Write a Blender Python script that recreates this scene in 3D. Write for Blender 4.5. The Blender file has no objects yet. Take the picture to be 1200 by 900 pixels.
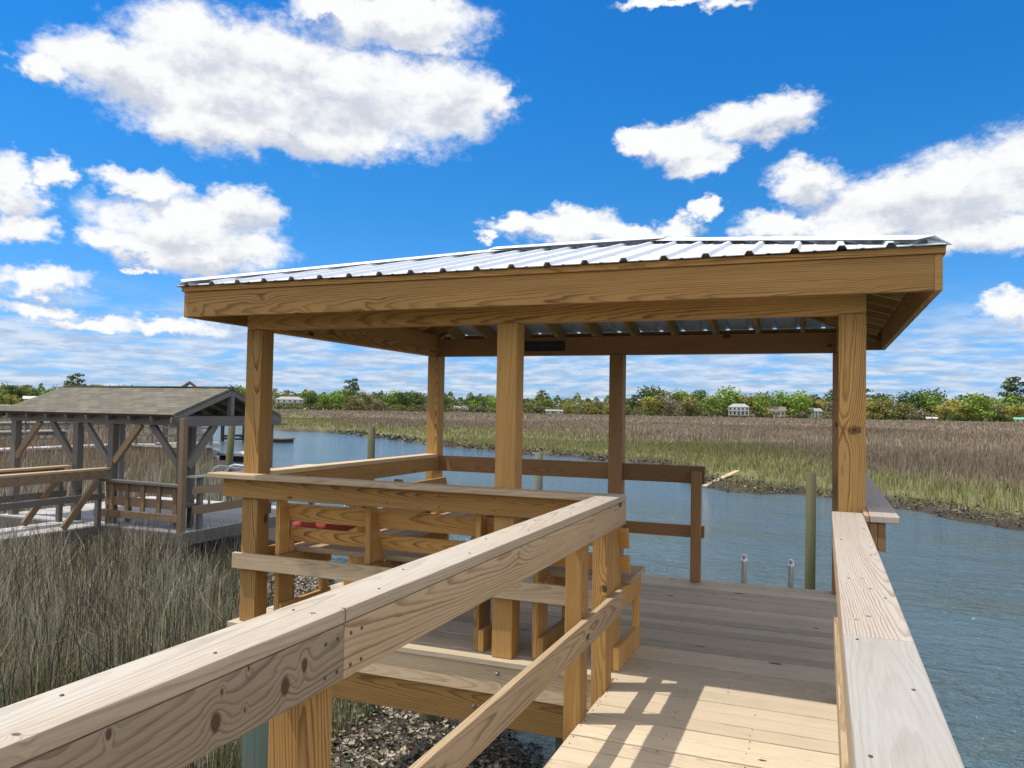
import bpy, bmesh, math, random
import numpy as np
from mathutils import Vector, Matrix
random.seed(7); RNG = np.random.default_rng(11)
S = bpy.context.scene; COL = S.collection
R = math.radians
CAM = (1.9259, -4.8007, 1.6105)
WATER = -1.9

# ------------------------------------------------------------------ node helpers
def new_mat(name):
    m = bpy.data.materials.new(name); m.use_nodes = True
    nt = m.node_tree
    for n in list(nt.nodes): nt.nodes.remove(n)
    out = nt.nodes.new('ShaderNodeOutputMaterial')
    b = nt.nodes.new('ShaderNodeBsdfPrincipled')
    nt.links.new(b.outputs[0], out.inputs[0])
    return m, nt, b
class G:
    """tiny node graph builder"""
    def __init__(s, nt): s.nt = nt
    def n(s, t, **k):
        x = s.nt.nodes.new(t)
        for a, v in k.items(): setattr(x, a, v)
        return x
    def put(s, sock, v):
        if v is None: return
        if isinstance(v, bpy.types.NodeSocket): s.nt.links.new(v, sock)
        else: sock.default_value = v
    def math(s, op, a, b=None, c=None, clamp=False):
        x = s.n('ShaderNodeMath', operation=op, use_clamp=clamp)
        for i, v in enumerate((a, b, c)): s.put(x.inputs[i], v)
        return x.outputs[0]
    def vmath(s, op, a, b=None, c=None, out=0):
        x = s.n('ShaderNodeVectorMath', operation=op)
        for i, v in enumerate((a, b, c)):
            if v is not None: s.put(x.inputs[i], v)
        return x.outputs[out]
    def comb(s, x, y, z):
        c = s.n('ShaderNodeCombineXYZ')
        for i, v in enumerate((x, y, z)): s.put(c.inputs[i], v)
        return c.outputs[0]
    def sep(s, v):
        c = s.n('ShaderNodeSeparateXYZ'); s.put(c.inputs[0], v); return c.outputs
    def noise(s, v, scale, detail=3, rough=.55, out=0, dist=0):
        x = s.n('ShaderNodeTexNoise'); s.put(x.inputs['Vector'], v)
        x.inputs['Scale'].default_value = scale; x.inputs['Detail'].default_value = detail
        x.inputs['Roughness'].default_value = rough; x.inputs['Distortion'].default_value = dist
        return x.outputs[out]
    def mix(s, f, a, b, mode='MIX'):
        x = s.n('ShaderNodeMix', data_type='RGBA', blend_type=mode)
        s.put(x.inputs[0], f); s.put(x.inputs[6], col(a)); s.put(x.inputs[7], col(b))
        return x.outputs[2]
    def smooth(s, v, lo, hi, a=0., b=1.):
        x = s.n('ShaderNodeMapRange', interpolation_type='SMOOTHSTEP')
        s.put(x.inputs[0], v)
        for i, q in enumerate((lo, hi, a, b)): s.put(x.inputs[i+1], q)
        return x.outputs[0]
    def attr(s, name, out=0):
        x = s.n('ShaderNodeAttribute', attribute_name=name); return x.outputs[out]
    def bump(s, h, strength, dist):
        x = s.n('ShaderNodeBump'); x.inputs['Strength'].default_value = strength
        x.inputs['Distance'].default_value = dist; s.put(x.inputs['Height'], h); return x.outputs[0]
def col(c):
    if isinstance(c, tuple) and len(c) == 3: return (*c, 1.)
    return c

def wood(name, early, late, knot=(.07, .035, .018), ring=.0085, contrast=.75, weather=0., wcol=(.45, .43, .40), rough=.7, spec=.25, knots=.5, crack=.35, xk=(), topw=0.):
    m, nt, b = new_mat(name); g = G(nt)
    p = g.attr('wp', 1); tone = g.attr('tone', 2)
    x, y, z = g.sep(p)
    nA = g.noise(g.comb(g.math('MULTIPLY', x, .8), g.math('MULTIPLY', y, 5), g.math('MULTIPLY', z, 5)), 1, 4, .5, 1)
    n3 = g.sep(nA)
    py = g.math('ADD', y, g.math('MULTIPLY', g.math('SUBTRACT', n3[0], .5), .042))
    pz = g.math('ADD', z, g.math('MULTIPLY', g.math('SUBTRACT', n3[1], .5), .042))
    r = g.math('SQRT', g.math('ADD', g.math('MULTIPLY', py, py), g.math('MULTIPLY', pz, pz)))
    vo = g.n('ShaderNodeTexVoronoi')
    g.put(vo.inputs['Vector'], g.comb(g.math('MULTIPLY', x, 2.3), g.math('MULTIPLY', y, 4.8), g.math('MULTIPLY', z, 1.6)))
    vo.inputs['Scale'].default_value = 1.
    on = g.math('LESS_THAN', g.sep(vo.outputs['Color'])[0], knots)
    wob = g.math('MULTIPLY', g.math('SUBTRACT', g.noise(p, 40, 3), .5), .09)
    d = g.math('ADD', vo.outputs['Distance'], wob)
    d = g.math('ADD', d, g.math('MULTIPLY', g.math('SUBTRACT', 1., on), 3.))
    ksz = g.math('MULTIPLY_ADD', g.sep(vo.outputs['Color'])[1], .10, .045)
    if xk:  # the board's own large knots, placed along and across it
        lp = g.attr('lp', 1); de = None
        for kl, kw, ks in xk:
            q_ = g.vmath('LENGTH', g.vmath('MULTIPLY_ADD', lp, (1/(.08*ks), 1/(.125*ks), 0.), (-kl/(.08*ks), -kw/(.125*ks), 0.)), out=1)
            de = q_ if de is None else g.math('MINIMUM', de, q_)
        de = g.math('ADD', de, g.math('MULTIPLY', wob, .55))
        d = g.math('MINIMUM', d, de); ksz = g.math('MAXIMUM', ksz, g.math('MULTIPLY', g.math('LESS_THAN', de, .25), .1))
    push = g.math('EXPONENT', g.math('MULTIPLY', g.math('MULTIPLY', d, d), -28.))
    q = g.math('ADD', g.math('DIVIDE', r, ring), g.math('MULTIPLY', push, 1.9))
    q = g.math('ADD', q, g.math('MULTIPLY', g.noise(g.comb(g.math('MULTIPLY', x, 3), g.math('MULTIPLY', y, 30), g.math('MULTIPLY', z, 30)), 1, 2), .9))
    fr = g.math('FRACT', q)
    lw = g.math('MULTIPLY', g.smooth(fr, .42, .88), g.smooth(fr, .92, 1., 1., 0.))
    # ring strength varies from ring to ring and along the board
    var = g.smooth(g.noise(g.comb(g.math('MULTIPLY', x, .5), g.math('FLOOR', q), 0.), 1.7, 1), .25, .75, .25, 1.)
    lw = g.math('MULTIPLY', g.math('MULTIPLY', lw, var), contrast)
    fib = g.noise(g.comb(g.math('MULTIPLY', x, 7), g.math('MULTIPLY', y, 260), g.math('MULTIPLY', z, 260)), 1, 2, .6)
    c = g.mix(lw, early, late)
    c = g.mix(1., c, g.n('ShaderNodeCombineColor').outputs[0]) if False else c
    k = g.math('MULTIPLY', g.math('MULTIPLY_ADD', tone, .60, .70), g.math('MULTIPLY_ADD', fib, .44, .78))
    blotch = g.noise(g.comb(g.math('MULTIPLY', x, 1.6), g.math('MULTIPLY', y, 9), g.math('MULTIPLY', z, 9)), 1, 4, .6)
    k = g.math('MULTIPLY', k, g.math('MULTIPLY_ADD', blotch, .5, .75))
    c = g.vmath('SCALE', c, None); nt.nodes[-1].inputs['Scale'].default_value = 1.
    g.put(c.node.inputs['Scale'], k)
    # weathering to grey in streaky patches
    if weather > 0:
        w = g.smooth(g.math('ADD', g.math('MULTIPLY', blotch, .6), g.math('MULTIPLY', fib, .5)), .35, .75, weather*.35, weather)
        if topw:  # sun-bleached on the faces that look up
            up = g.smooth(g.sep(g.n('ShaderNodeNewGeometry').outputs['Normal'])[2], .3, .9)
            w = g.math('MULTIPLY', w, g.math('MULTIPLY_ADD', up, topw, 1-topw))
        gw = g.vmath('SCALE', (wcol[0], wcol[1], wcol[2]), None); g.put(gw.node.inputs['Scale'], g.math('MULTIPLY_ADD', g.math('MULTIPLY', lw, -.45), 1., g.math('MULTIPLY_ADD', fib, .35, .83)))
        c = g.mix(w, c, gw)
    kd = g.math('SUBTRACT', 1., g.smooth(d, g.math('MULTIPLY', ksz, .55), ksz))
    kd = g.math('MULTIPLY', kd, .94)
    kring = g.math('SINE', g.math('MULTIPLY', d, 260.))
    kc = g.mix(g.math('MULTIPLY_ADD', kring, .5, .5), tuple(v*.55 for v in knot), tuple(v*1.7 for v in knot))
    c = g.mix(kd, c, kc)
    # drying checks: thin dark splits along the grain
    ck = g.noise(g.comb(g.math('MULTIPLY', x, 1.3), g.math('MULTIPLY', y, 75), g.math('MULTIPLY', z, 75)), 1, 2, .5)
    ckm = g.math('MULTIPLY', g.smooth(ck, .72, .78), crack)
    c = g.mix(ckm, c, tuple(v*.22 for v in late))
    g.put(b.inputs['Base Color'], c)
    g.put(b.inputs['Roughness'], g.math('MULTIPLY_ADD', fib, .2, rough-.1))
    b.inputs['Specular IOR Level'].default_value = spec
    h = g.math('ADD', g.math('MULTIPLY', lw, .5), g.math('MULTIPLY', fib, .5))
    h = g.math('SUBTRACT', h, g.math('MULTIPLY', ckm, 1.5))
    g.put(b.inputs['Normal'], g.bump(h, .35, .002))
    return m

def flat(name, c, rough=.6, metal=0., vary=.25, scale=6., spec=.4, bump=0.):
    m, nt, b = new_mat(name); g = G(nt)
    o = g.n('ShaderNodeTexCoord').outputs['Object']
    n = g.noise(o, scale, 5, .6)
    k = g.math('MULTIPLY_ADD', n, vary*2, 1-vary)
    cc = g.vmath('SCALE', c, None); g.put(cc.node.inputs['Scale'], k)
    g.put(b.inputs['Base Color'], cc)
    b.inputs['Roughness'].default_value = rough; b.inputs['Metallic'].default_value = metal
    b.inputs['Specular IOR Level'].default_value = spec
    if bump: g.put(b.inputs['Normal'], g.bump(n, .6, bump))
    return m
def attr_mat(name, rough=.9, trans=0., spec=.15, vary=.0, scale=3.):
    """colour of each blade / leaf / shell from its own attribute c"""
    m, nt, b = new_mat(name); g = G(nt)
    c = g.attr('c', 0)
    if vary:
        n = g.noise(g.n('ShaderNodeTexCoord').outputs['Object'], scale, 6, .65)
        cc = g.vmath('SCALE', c, None); g.put(cc.node.inputs['Scale'], g.math('MULTIPLY_ADD', n, vary*2, 1-vary)); c = cc
        g.put(b.inputs['Normal'], g.bump(n, .8, .05))
    g.put(b.inputs['Base Color'], c)
    b.inputs['Roughness'].default_value = rough; b.inputs['Specular IOR Level'].default_value = spec
    if trans:
        t = g.n('ShaderNodeBsdfTranslucent'); g.put(t.inputs[0], c)
        ms = g.n('ShaderNodeMixShader'); ms.inputs[0].default_value = trans
        nt.links.new(b.outputs[0], ms.inputs[1]); nt.links.new(t.outputs[0], ms.inputs[2])
        o = [n for n in nt.nodes if n.type == 'OUTPUT_MATERIAL'][0]
        nt.links.new(ms.outputs[0], o.inputs[0])
    return m

M = {}
M['fresh'] = wood('pine_fresh', (.475, .268, .086), (.18, .07, .018), contrast=.95, knots=.6)
M['post'] = wood('pine_post', (.475, .272, .088), (.155, .06, .015), contrast=1., ring=.0055, knots=.65)
M['rail'] = wood('pine_rail', (.41, .29, .165), (.18, .098, .044), ring=.0085, contrast=.9, weather=.3, wcol=(.38, .315, .225))
M['cap'] = wood('pine_cap_weathered', (.43, .325, .215), (.25, .165, .095), contrast=.6, weather=.85, wcol=(.425, .40, .355), rough=.55, spec=.5, topw=.85, xk=[(1.497, .03, .9), (1.571, .07, .7), (.72, .05, .9), (3.3, -.02, .8)])
M['cap_brown'] = wood('pine_cap_brown', (.37, .30, .235), (.19, .125, .088), contrast=1., weather=.6, wcol=(.355, .335, .31), xk=[(-.55, -.005, .7), (-.70, .01, .8), (-1.05, -.012, .9), (-1.10, -.042, .6)], ring=.006, rough=.6, spec=.4)
M['rail_knotty'] = wood('pine_rail_knotty', (.385, .285, .182), (.14, .08, .042), ring=.0075, contrast=.95, weather=.3, wcol=(.35, .295, .22), knots=.3, xk=[(2.652, -.014, 2.2), (2.869, -.012, 2.2), (2.938, .014, 1.6), (2.746, .066, .6), (2.667, .042, .7), (2.737, -.019, .55), (2.398, .058, .8), (2.25, .02, 1.9)])
M['cap_grey'] = wood('pine_cap_grey', (.32, .29, .24), (.22, .185, .145), contrast=.4, weather=.75, wcol=(.315, .31, .302), rough=.6, spec=.4)
M['pale'] = wood('pine_pale', (.56, .42, .25), (.36, .21, .095), contrast=.65, weather=.15, wcol=(.50, .45, .38))
M['deck'] = wood('deck_boards', (.50, .40, .265), (.32, .215, .115), contrast=.6, weather=.4, wcol=(.43, .39, .33), knots=.5, crack=.6)
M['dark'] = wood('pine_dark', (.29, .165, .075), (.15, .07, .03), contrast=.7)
M['grey'] = wood('wood_grey_weathered', (.15, .133, .112), (.08, .068, .056), contrast=.7, weather=.6, wcol=(.155, .15, .145))
M['greydeck'] = wood('deck_grey_weathered', (.42, .40, .37), (.28, .26, .24), contrast=.5, weather=.8, wcol=(.44, .43, .41))
M['brown'] = wood('wood_brown_weathered', (.25, .16, .09), (.13, .075, .04), contrast=.6, weather=.3, wcol=(.22, .19, .155))
M['pile'] = wood('piling_green', (.075, .075, .03), (.038, .036, .016), contrast=.7, weather=.35, wcol=(.105, .10, .055), knots=.2)
M['pile_grey'] = wood('piling_grey_green', (.14, .145, .095), (.08, .08, .055), contrast=.5, weather=.5, wcol=(.16, .165, .125), knots=.2)
M['pile_teal'] = wood('piling_teal', (.030, .050, .040), (.016, .028, .022), contrast=.7, weather=.35, wcol=(.05, .075, .062), knots=.1)
M['alu'] = flat('aluminium', (.62, .64, .66), .35, .9, .12, 12)
M['steel'] = flat('galvanised_bolt', (.42, .43, .46), .45, .8, .2, 30)
M['red'] = flat('red_fabric', (.33, .055, .04), .8, 0, .2, 14, .2)
M['sign'] = flat('dark_plate', (.018, .026, .034), .5, 0, .2, 20)
M['signtext'] = flat('slate_relief', (.05, .07, .085), .6, 0, .2, 20)
M['white'] = flat('white_paint', (.46, .46, .44), .6, 0, .08, .5)
M['whitetrim'] = flat('white_metal_cap', (.82, .83, .84), .4, 0, .05, 2)
M['glass'] = flat('window_dark', (.035, .045, .055), .15, 0, .2, .5)
M['hroof'] = flat('house_roof_grey', (.30, .30, .31), .8, 0, .2, .6)
M['hroof_brown'] = flat('house_roof_brown', (.17, .145, .125), .85, 0, .2, .6)
M['hroof_green'] = flat('house_roof_green', (.12, .36, .24), .6, 0, .12, .6)
M['tanwall'] = flat('tan_wall', (.42, .38, .32), .8, 0, .12, .5)
M['bark'] = flat('bark', (.10, .08, .065), .9, 0, .3, 2)
M['mud'] = flat('dark_mud', (.035, .03, .024), .7, 0, .4, 4, .3, .02)
M['black'] = flat('black_steel', (.03, .03, .033), .5, .3, .2, 3)
M['blade'] = attr_mat('grass_blades', .85, .25)
M['leaf'] = attr_mat('tree_leaves', .8, .18)
M['shell'] = attr_mat('oyster_shells', .75, 0, .3)
M['ground'] = attr_mat('marsh_ground', .9, 0, .2, .45, 2.2)

def shingle_mat():
    m, nt, b = new_mat('asphalt_shingles'); g = G(nt)
    x, y, z = g.sep(g.attr('wp', 1))
    br = g.n('ShaderNodeTexBrick'); br.offset = .5
    g.put(br.inputs['Vector'], g.comb(x, y, 0.))
    br.inputs['Color1'].default_value = (.118, .108, .086, 1); br.inputs['Color2'].default_value = (.168, .155, .125, 1)
    br.inputs['Mortar'].default_value = (.06, .055, .045, 1)
    br.inputs['Scale'].default_value = 1.; br.inputs['Mortar Size'].default_value = .006
    br.inputs['Brick Width'].default_value = .30; br.inputs['Row Height'].default_value = .135
    n = g.noise(g.comb(x, y, z), 3, 6, .7); n2 = g.noise(g.comb(x, y, z), 90, 2)
    k = g.math('MULTIPLY', g.math('MULTIPLY_ADD', n, .6, .7), g.math('MULTIPLY_ADD', n2, .4, .8))
    c = g.vmath('SCALE', br.outputs[0], None); g.put(c.node.inputs['Scale'], k)
    g.put(b.inputs['Base Color'], c); b.inputs['Roughness'].default_value = .95; b.inputs['Specular IOR Level'].default_value = .1
    g.put(b.inputs['Normal'], g.bump(br.outputs[1], .5, -.01))
    return m
M['shingle'] = shingle_mat()
def metal_roof_mat():
    m, nt, b = new_mat('galvanised_roof'); g = G(nt)
    o = g.n('ShaderNodeTexCoord').outputs['Object']
    n = g.noise(o, 2.2, 5, .6); v = g.n('ShaderNodeTexVoronoi'); g.put(v.inputs['Vector'], o); v.inputs['Scale'].default_value = 60
    k = g.math('ADD', g.math('MULTIPLY_ADD', n, .16, .86), g.math('MULTIPLY', g.sep(v.outputs['Color'])[0], .06))
    c = g.vmath('SCALE', (.63, .67, .72), None); g.put(c.node.inputs['Scale'], k)
    g.put(b.inputs['Base Color'], c); b.inputs['Metallic'].default_value = .15
    g.put(b.inputs['Roughness'], g.math('MULTIPLY_ADD', n, .2, .42))
    return m
M['metal'] = metal_roof_mat()
def water_mat():
    m, nt, b = new_mat('tidal_water'); g = G(nt)
    o = g.n('ShaderNodeNewGeometry').outputs['Position']
    s1 = g.vmath('MULTIPLY', o, (1.0, 2.1, 1.))
    n1 = g.noise(s1, 1.9, 4, .6, dist=.5); n2 = g.noise(s1, 5.5, 3, .6); n3 = g.noise(g.vmath('MULTIPLY', o, (.12, .22, 1.)), 1., 4, .6)
    h = g.math('ADD', g.math('MULTIPLY', n1, 1.0), g.math('MULTIPLY', n2, .42))
    amp = g.smooth(n3, .35, .7, .55, 1.1)
    px_, py_, pz_ = g.sep(o)
    h = g.math('MULTIPLY', g.math('MULTIPLY', h, amp), g.smooth(py_, 8., 40., 1.35, .22))
    c = g.mix(g.smooth(n3, .45, .85), (.066, .118, .150), (.105, .135, .11))
    g.put(b.inputs['Base Color'], c)
    b.inputs['Roughness'].default_value = .07; b.inputs['IOR'].default_value = 1.33
    g.put(b.inputs['Normal'], g.bump(h, 1., .25))
    return m
M['water'] = water_mat()

# ------------------------------------------------------------------ object helpers
def link(o, parent=None):
    COL.objects.link(o)
    if parent is not None: o.parent = parent
    return o
def tag(o, label=None, cat=None, group=None, kind=None):
    if label: o['label'] = label
    if cat: o['category'] = cat
    if group: o['group'] = group
    if kind: o['kind'] = kind
    return o
def empty(name, loc, label, cat, group=None):
    o = bpy.data.objects.new(name, None); o.location = loc; o.empty_display_size = .1
    link(o); return tag(o, label, cat, group)

class MB:
    """collects boxes, prisms and tubes with board coordinates (wp) and a tone per board"""
    def __init__(s): s.v = []; s.f = []; s.lp = []; s.wp = []; s.tn = []; s.smooth = []
    def add(s, verts, faces, L, W, T, org, smooth=False, plain=False):
        n = len(s.v); L, W, T = Vector(L), Vector(W), Vector(T); org = Vector(org)
        o1 = random.uniform(-60, 60); pw = random.choice((-1, 1))*random.uniform(.025, .11); pt = random.choice((-1, 1))*random.uniform(.02, .09)
        s1 = random.uniform(-.018, .018); s2 = random.choice((-1, 1))*random.uniform(.02, .05); t = random.random()
        for v in verts:
            v = Vector(v); d = v-org; l, w, k = d.dot(L), d.dot(W), d.dot(T)
            s.v.append(tuple(v)); s.tn.append(t)
            s.lp.append((l, w, k)); s.wp.append((l, w, k) if plain else (l+o1, w+pw+l*s1, k+pt+l*s2))
        for f in faces: s.f.append([n+i for i in f]); s.smooth.append(smooth)
        return s
    def hexa(s, c8, L=(1, 0, 0), W=(0, 1, 0), T=(0, 0, 1)):
        c = sum((Vector(v) for v in c8), Vector())/8
        return s.add(c8, [(0, 3, 2, 1), (4, 5, 6, 7), (0, 1, 5, 4), (1, 2, 6, 5), (2, 3, 7, 6), (3, 0, 4, 7)], L, W, T, c)
    def box(s, x0, x1, y0, y1, z0, z1, axis='x'):
        c8 = [(x0, y0, z0), (x1, y0, z0), (x1, y1, z0), (x0, y1, z0), (x0, y0, z1), (x1, y0, z1), (x1, y1, z1), (x0, y1, z1)]
        ax = {'x': ((1, 0, 0), x1-x0), 'y': ((0, 1, 0), y1-y0), 'z': ((0, 0, 1), z1-z0)}
        L = ax[axis][0]; rest = sorted([ax[k] for k in 'xyz' if k != axis], key=lambda q: -q[1])
        return s.hexa(c8, L, rest[0][0], rest[1][0])
    def beam(s, p0, p1, w, h, up=(0, 0, 1), topalign=False, plumb=False):
        p0, p1 = Vector(p0), Vector(p1); L = (p1-p0).normalized(); up = Vector(up)
        W = L.cross(up).normalized(); U = up if plumb else W.cross(L).normalized()
        a, b_ = (-h, 0) if topalign else (-h/2, h/2)
        c8 = [p0-W*w/2+U*a, p1-W*w/2+U*a, p1+W*w/2+U*a, p0+W*w/2+U*a, p0-W*w/2+U*b_, p1-W*w/2+U*b_, p1+W*w/2+U*b_, p0+W*w/2+U*b_]
        return s.hexa(c8, L, U, W) if h > w else s.hexa(c8, L, W, U)
    def tube(s, pts, r, n=10, r1=None):
        pts = [Vector(p) for p in pts]; V = []; F = []; N = len(pts)
        for i, p in enumerate(pts):
            d = (pts[min(i+1, N-1)]-pts[max(i-1, 0)]).normalized()
            a = d.orthogonal().normalized() if i == 0 else (a-d*a.dot(d)).normalized()
            b_ = d.cross(a); rr = r if r1 is None else r+(r1-r)*i/(N-1)
            for k in range(n):
                t = 2*math.pi*k/n; V.append(p+(a*math.cos(t)+b_*math.sin(t))*rr)
        for i in range(N-1):
            for k in range(n): F.append((i*n+k, i*n+(k+1) % n, (i+1)*n+(k+1) % n, (i+1)*n+k))
        F.append(tuple(range(n-1, -1, -1))); F.append(tuple((N-1)*n+k for k in range(n)))
        L = (pts[-1]-pts[0]).normalized(); A = L.orthogonal().normalized()
        return s.add(V, F, L, A, L.cross(A), pts[0], smooth=True)
    def build(s, name, mat, parent=None, bevel=0., origin=None):
        me = bpy.data.meshes.new(name)
        org = Vector(origin) if origin is not None else Vector()
        if parent is not None and origin is None: org = Vector(parent.location)
        me.from_pydata([tuple(Vector(v)-org) for v in s.v], [], s.f); me.update()
        a = me.attributes.new('wp', 'FLOAT_VECTOR', 'POINT'); a.data.foreach_set('vector', np.array(s.wp, dtype=np.float32).ravel())
        a = me.attributes.new('lp', 'FLOAT_VECTOR', 'POINT'); a.data.foreach_set('vector', np.array(s.lp, dtype=np.float32).ravel())
        a = me.attributes.new('tone', 'FLOAT', 'POINT'); a.data.foreach_set('value', np.array(s.tn, dtype=np.float32))
        me.polygons.foreach_set('use_smooth', s.smooth)
        me.materials.append(M[mat] if isinstance(mat, str) else mat)
        o = bpy.data.objects.new(name, me); link(o, parent)
        if parent is None and origin is not None: o.location = origin
        if bevel:
            b = o.modifiers.new('edge', 'BEVEL'); b.width = bevel; b.segments = 2; b.limit_method = 'ANGLE'; b.angle_limit = R(40)
        return o
def part(name, mat, parent, fn, bevel=0.):
    m = MB(); fn(m); return m.build(name, mat, parent, bevel)
def B(x0, x1, y0, y1, z0, z1, axis='x'): return lambda m: m.box(x0, x1, y0, y1, z0, z1, axis)

def np_mesh(name, V, quads=None, tris=None, c=None, mat=None, smooth=False):
    me = bpy.data.meshes.new(name); V = np.asarray(V, np.float32)
    me.vertices.add(len(V)); me.vertices.foreach_set('co', V.ravel())
    idx = []; tot = []
    if quads is not None and len(quads): idx.append(np.asarray(quads, np.int32).ravel()); tot.append(np.full(len(quads), 4, np.int32))
    if tris is not None and len(tris): idx.append(np.asarray(tris, np.int32).ravel()); tot.append(np.full(len(tris), 3, np.int32))
    idx = np.concatenate(idx); tot = np.concatenate(tot); st = np.concatenate([[0], np.cumsum(tot)[:-1]]).astype(np.int32)
    me.loops.add(len(idx)); me.loops.foreach_set('vertex_index', idx)
    me.polygons.add(len(tot)); me.polygons.foreach_set('loop_start', st); me.polygons.foreach_set('loop_total', tot)
    me.update(calc_edges=True)
    if c is not None:
        a = me.attributes.new('c', 'FLOAT_COLOR', 'POINT'); c4 = np.ones((len(V), 4), np.float32); c4[:, :3] = c; a.data.foreach_set('color', c4.ravel())
    if smooth: me.polygons.foreach_set('use_smooth', np.ones(len(tot), bool))
    if mat: me.materials.append(M[mat])
    return me

# ------------------------------------------------------------------ camera
cam_d = bpy.data.cameras.new('camera'); cam = bpy.data.objects.new('camera', cam_d); link(cam)
cam_d.sensor_width = 36; cam_d.lens = 27.4616; cam_d.clip_start = .05; cam_d.clip_end = 9000
r_, u_, f_ = Vector((.92909, .36944, .01732)), Vector((-.0041, -.03654, .99932)), Vector((-.36982, .92854, .03244))
cam.matrix_world = Matrix(((r_.x, u_.x, -f_.x, CAM[0]), (r_.y, u_.y, -f_.y, CAM[1]), (r_.z, u_.z, -f_.z, CAM[2]), (0, 0, 0, 1)))
S.camera = cam
def bearing_px(px): return math.atan2(f_.x+(px-600)/915.4*r_.x, f_.y+(px-600)/915.4*r_.y)

# ------------------------------------------------------------------ sun and sky
SUNV = Vector((-.437, -.18, 1.)).normalized()
sd = bpy.data.lights.new('sun', 'SUN'); sd.energy = 2.6; sd.angle = R(.53); sd.color = (1., .95, .87)
so = bpy.data.objects.new('sun', sd); link(so); so.rotation_euler = (-SUNV).to_track_quat('-Z', 'Y').to_euler(); so.location = (-20, -10, 40)

W = bpy.data.worlds.new('World'); S.world = W; W.use_nodes = True
CLOUDS = [(-0.8466, 0.3623, 0.0969, 0.0331), (-0.7697, 0.4004, 0.0898, 0.0456), (-0.6763, 0.405, 0.111, 0.0452), (-0.7051, 0.36, 0.187, 0.0555), (-0.5818, 0.3779, 0.158, 0.0586), (-0.4736, 0.3775, 0.0929, 0.0462), (-0.6587, 0.3275, 0.1721, 0.0307), (-0.7627, 0.329, 0.0948, 0.0277), (-0.9349, 0.3472, 0.0359, 0.0151), (-0.3964, 0.3801, 0.0309, 0.0232), (-0.5304, 0.4667, 0.1134, 0.0319), (-0.6108, 0.4646, 0.063, 0.014), (-0.4971, 0.4446, 0.0415, 0.0164), (-0.7873, 0.2097, 0.0925, 0.0349), (-0.8296, 0.2496, 0.0446, 0.0159), (-0.763, 0.1826, 0.099, 0.0277), (-0.7212, 0.2361, 0.0508, 0.0256), (-0.841, 0.1865, 0.044, 0.0191), (-0.9521, 0.2251, 0.0326, 0.0318), (-0.9398, 0.1857, 0.0331, 0.0162), (-0.9086, 0.2455, 0.0197, 0.018), (-0.9277, 0.1322, 0.0495, 0.0147), (-0.9308, 0.105, 0.0381, 0.0083), (-0.8727, 0.0896, 0.0509, 0.0096), (-0.7837, 0.0873, 0.0555, 0.009), (-0.8312, 0.1587, 0.0178, 0.0048), (-0.2256, 0.3321, 0.0302, 0.0158), (-0.1721, 0.3241, 0.0528, 0.0236), (-0.0995, 0.341, 0.049, 0.0248), (-0.0494, 0.3528, 0.0495, 0.0224), (-0.1456, 0.3031, 0.0438, 0.0178), (-0.0196, 0.2751, 0.0435, 0.0251), (0.0779, 0.2398, 0.0975, 0.0414), (0.1381, 0.2473, 0.0666, 0.0454), (0.1945, 0.2623, 0.0545, 0.0479), (0.1626, 0.2019, 0.0889, 0.0237), (-0.0437, 0.2278, 0.0588, 0.0199), (0.0419, 0.2143, 0.0733, 0.0193), (-0.3826, 0.235, 0.033, 0.0126), (-0.3166, 0.2293, 0.082, 0.0189), (-0.2403, 0.2247, 0.0647, 0.0125), (-0.1399, 0.2518, 0.0187, 0.0101), (-0.4154, 0.2217, 0.0132, 0.0084), (-0.1658, 0.2334, 0.0294, 0.0144), (0.1902, 0.1175, 0.0296, 0.0165), (-0.1954, 0.4832, 0.0643, 0.007), (-0.1245, 0.4725, 0.027, 0.0087)]
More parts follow.
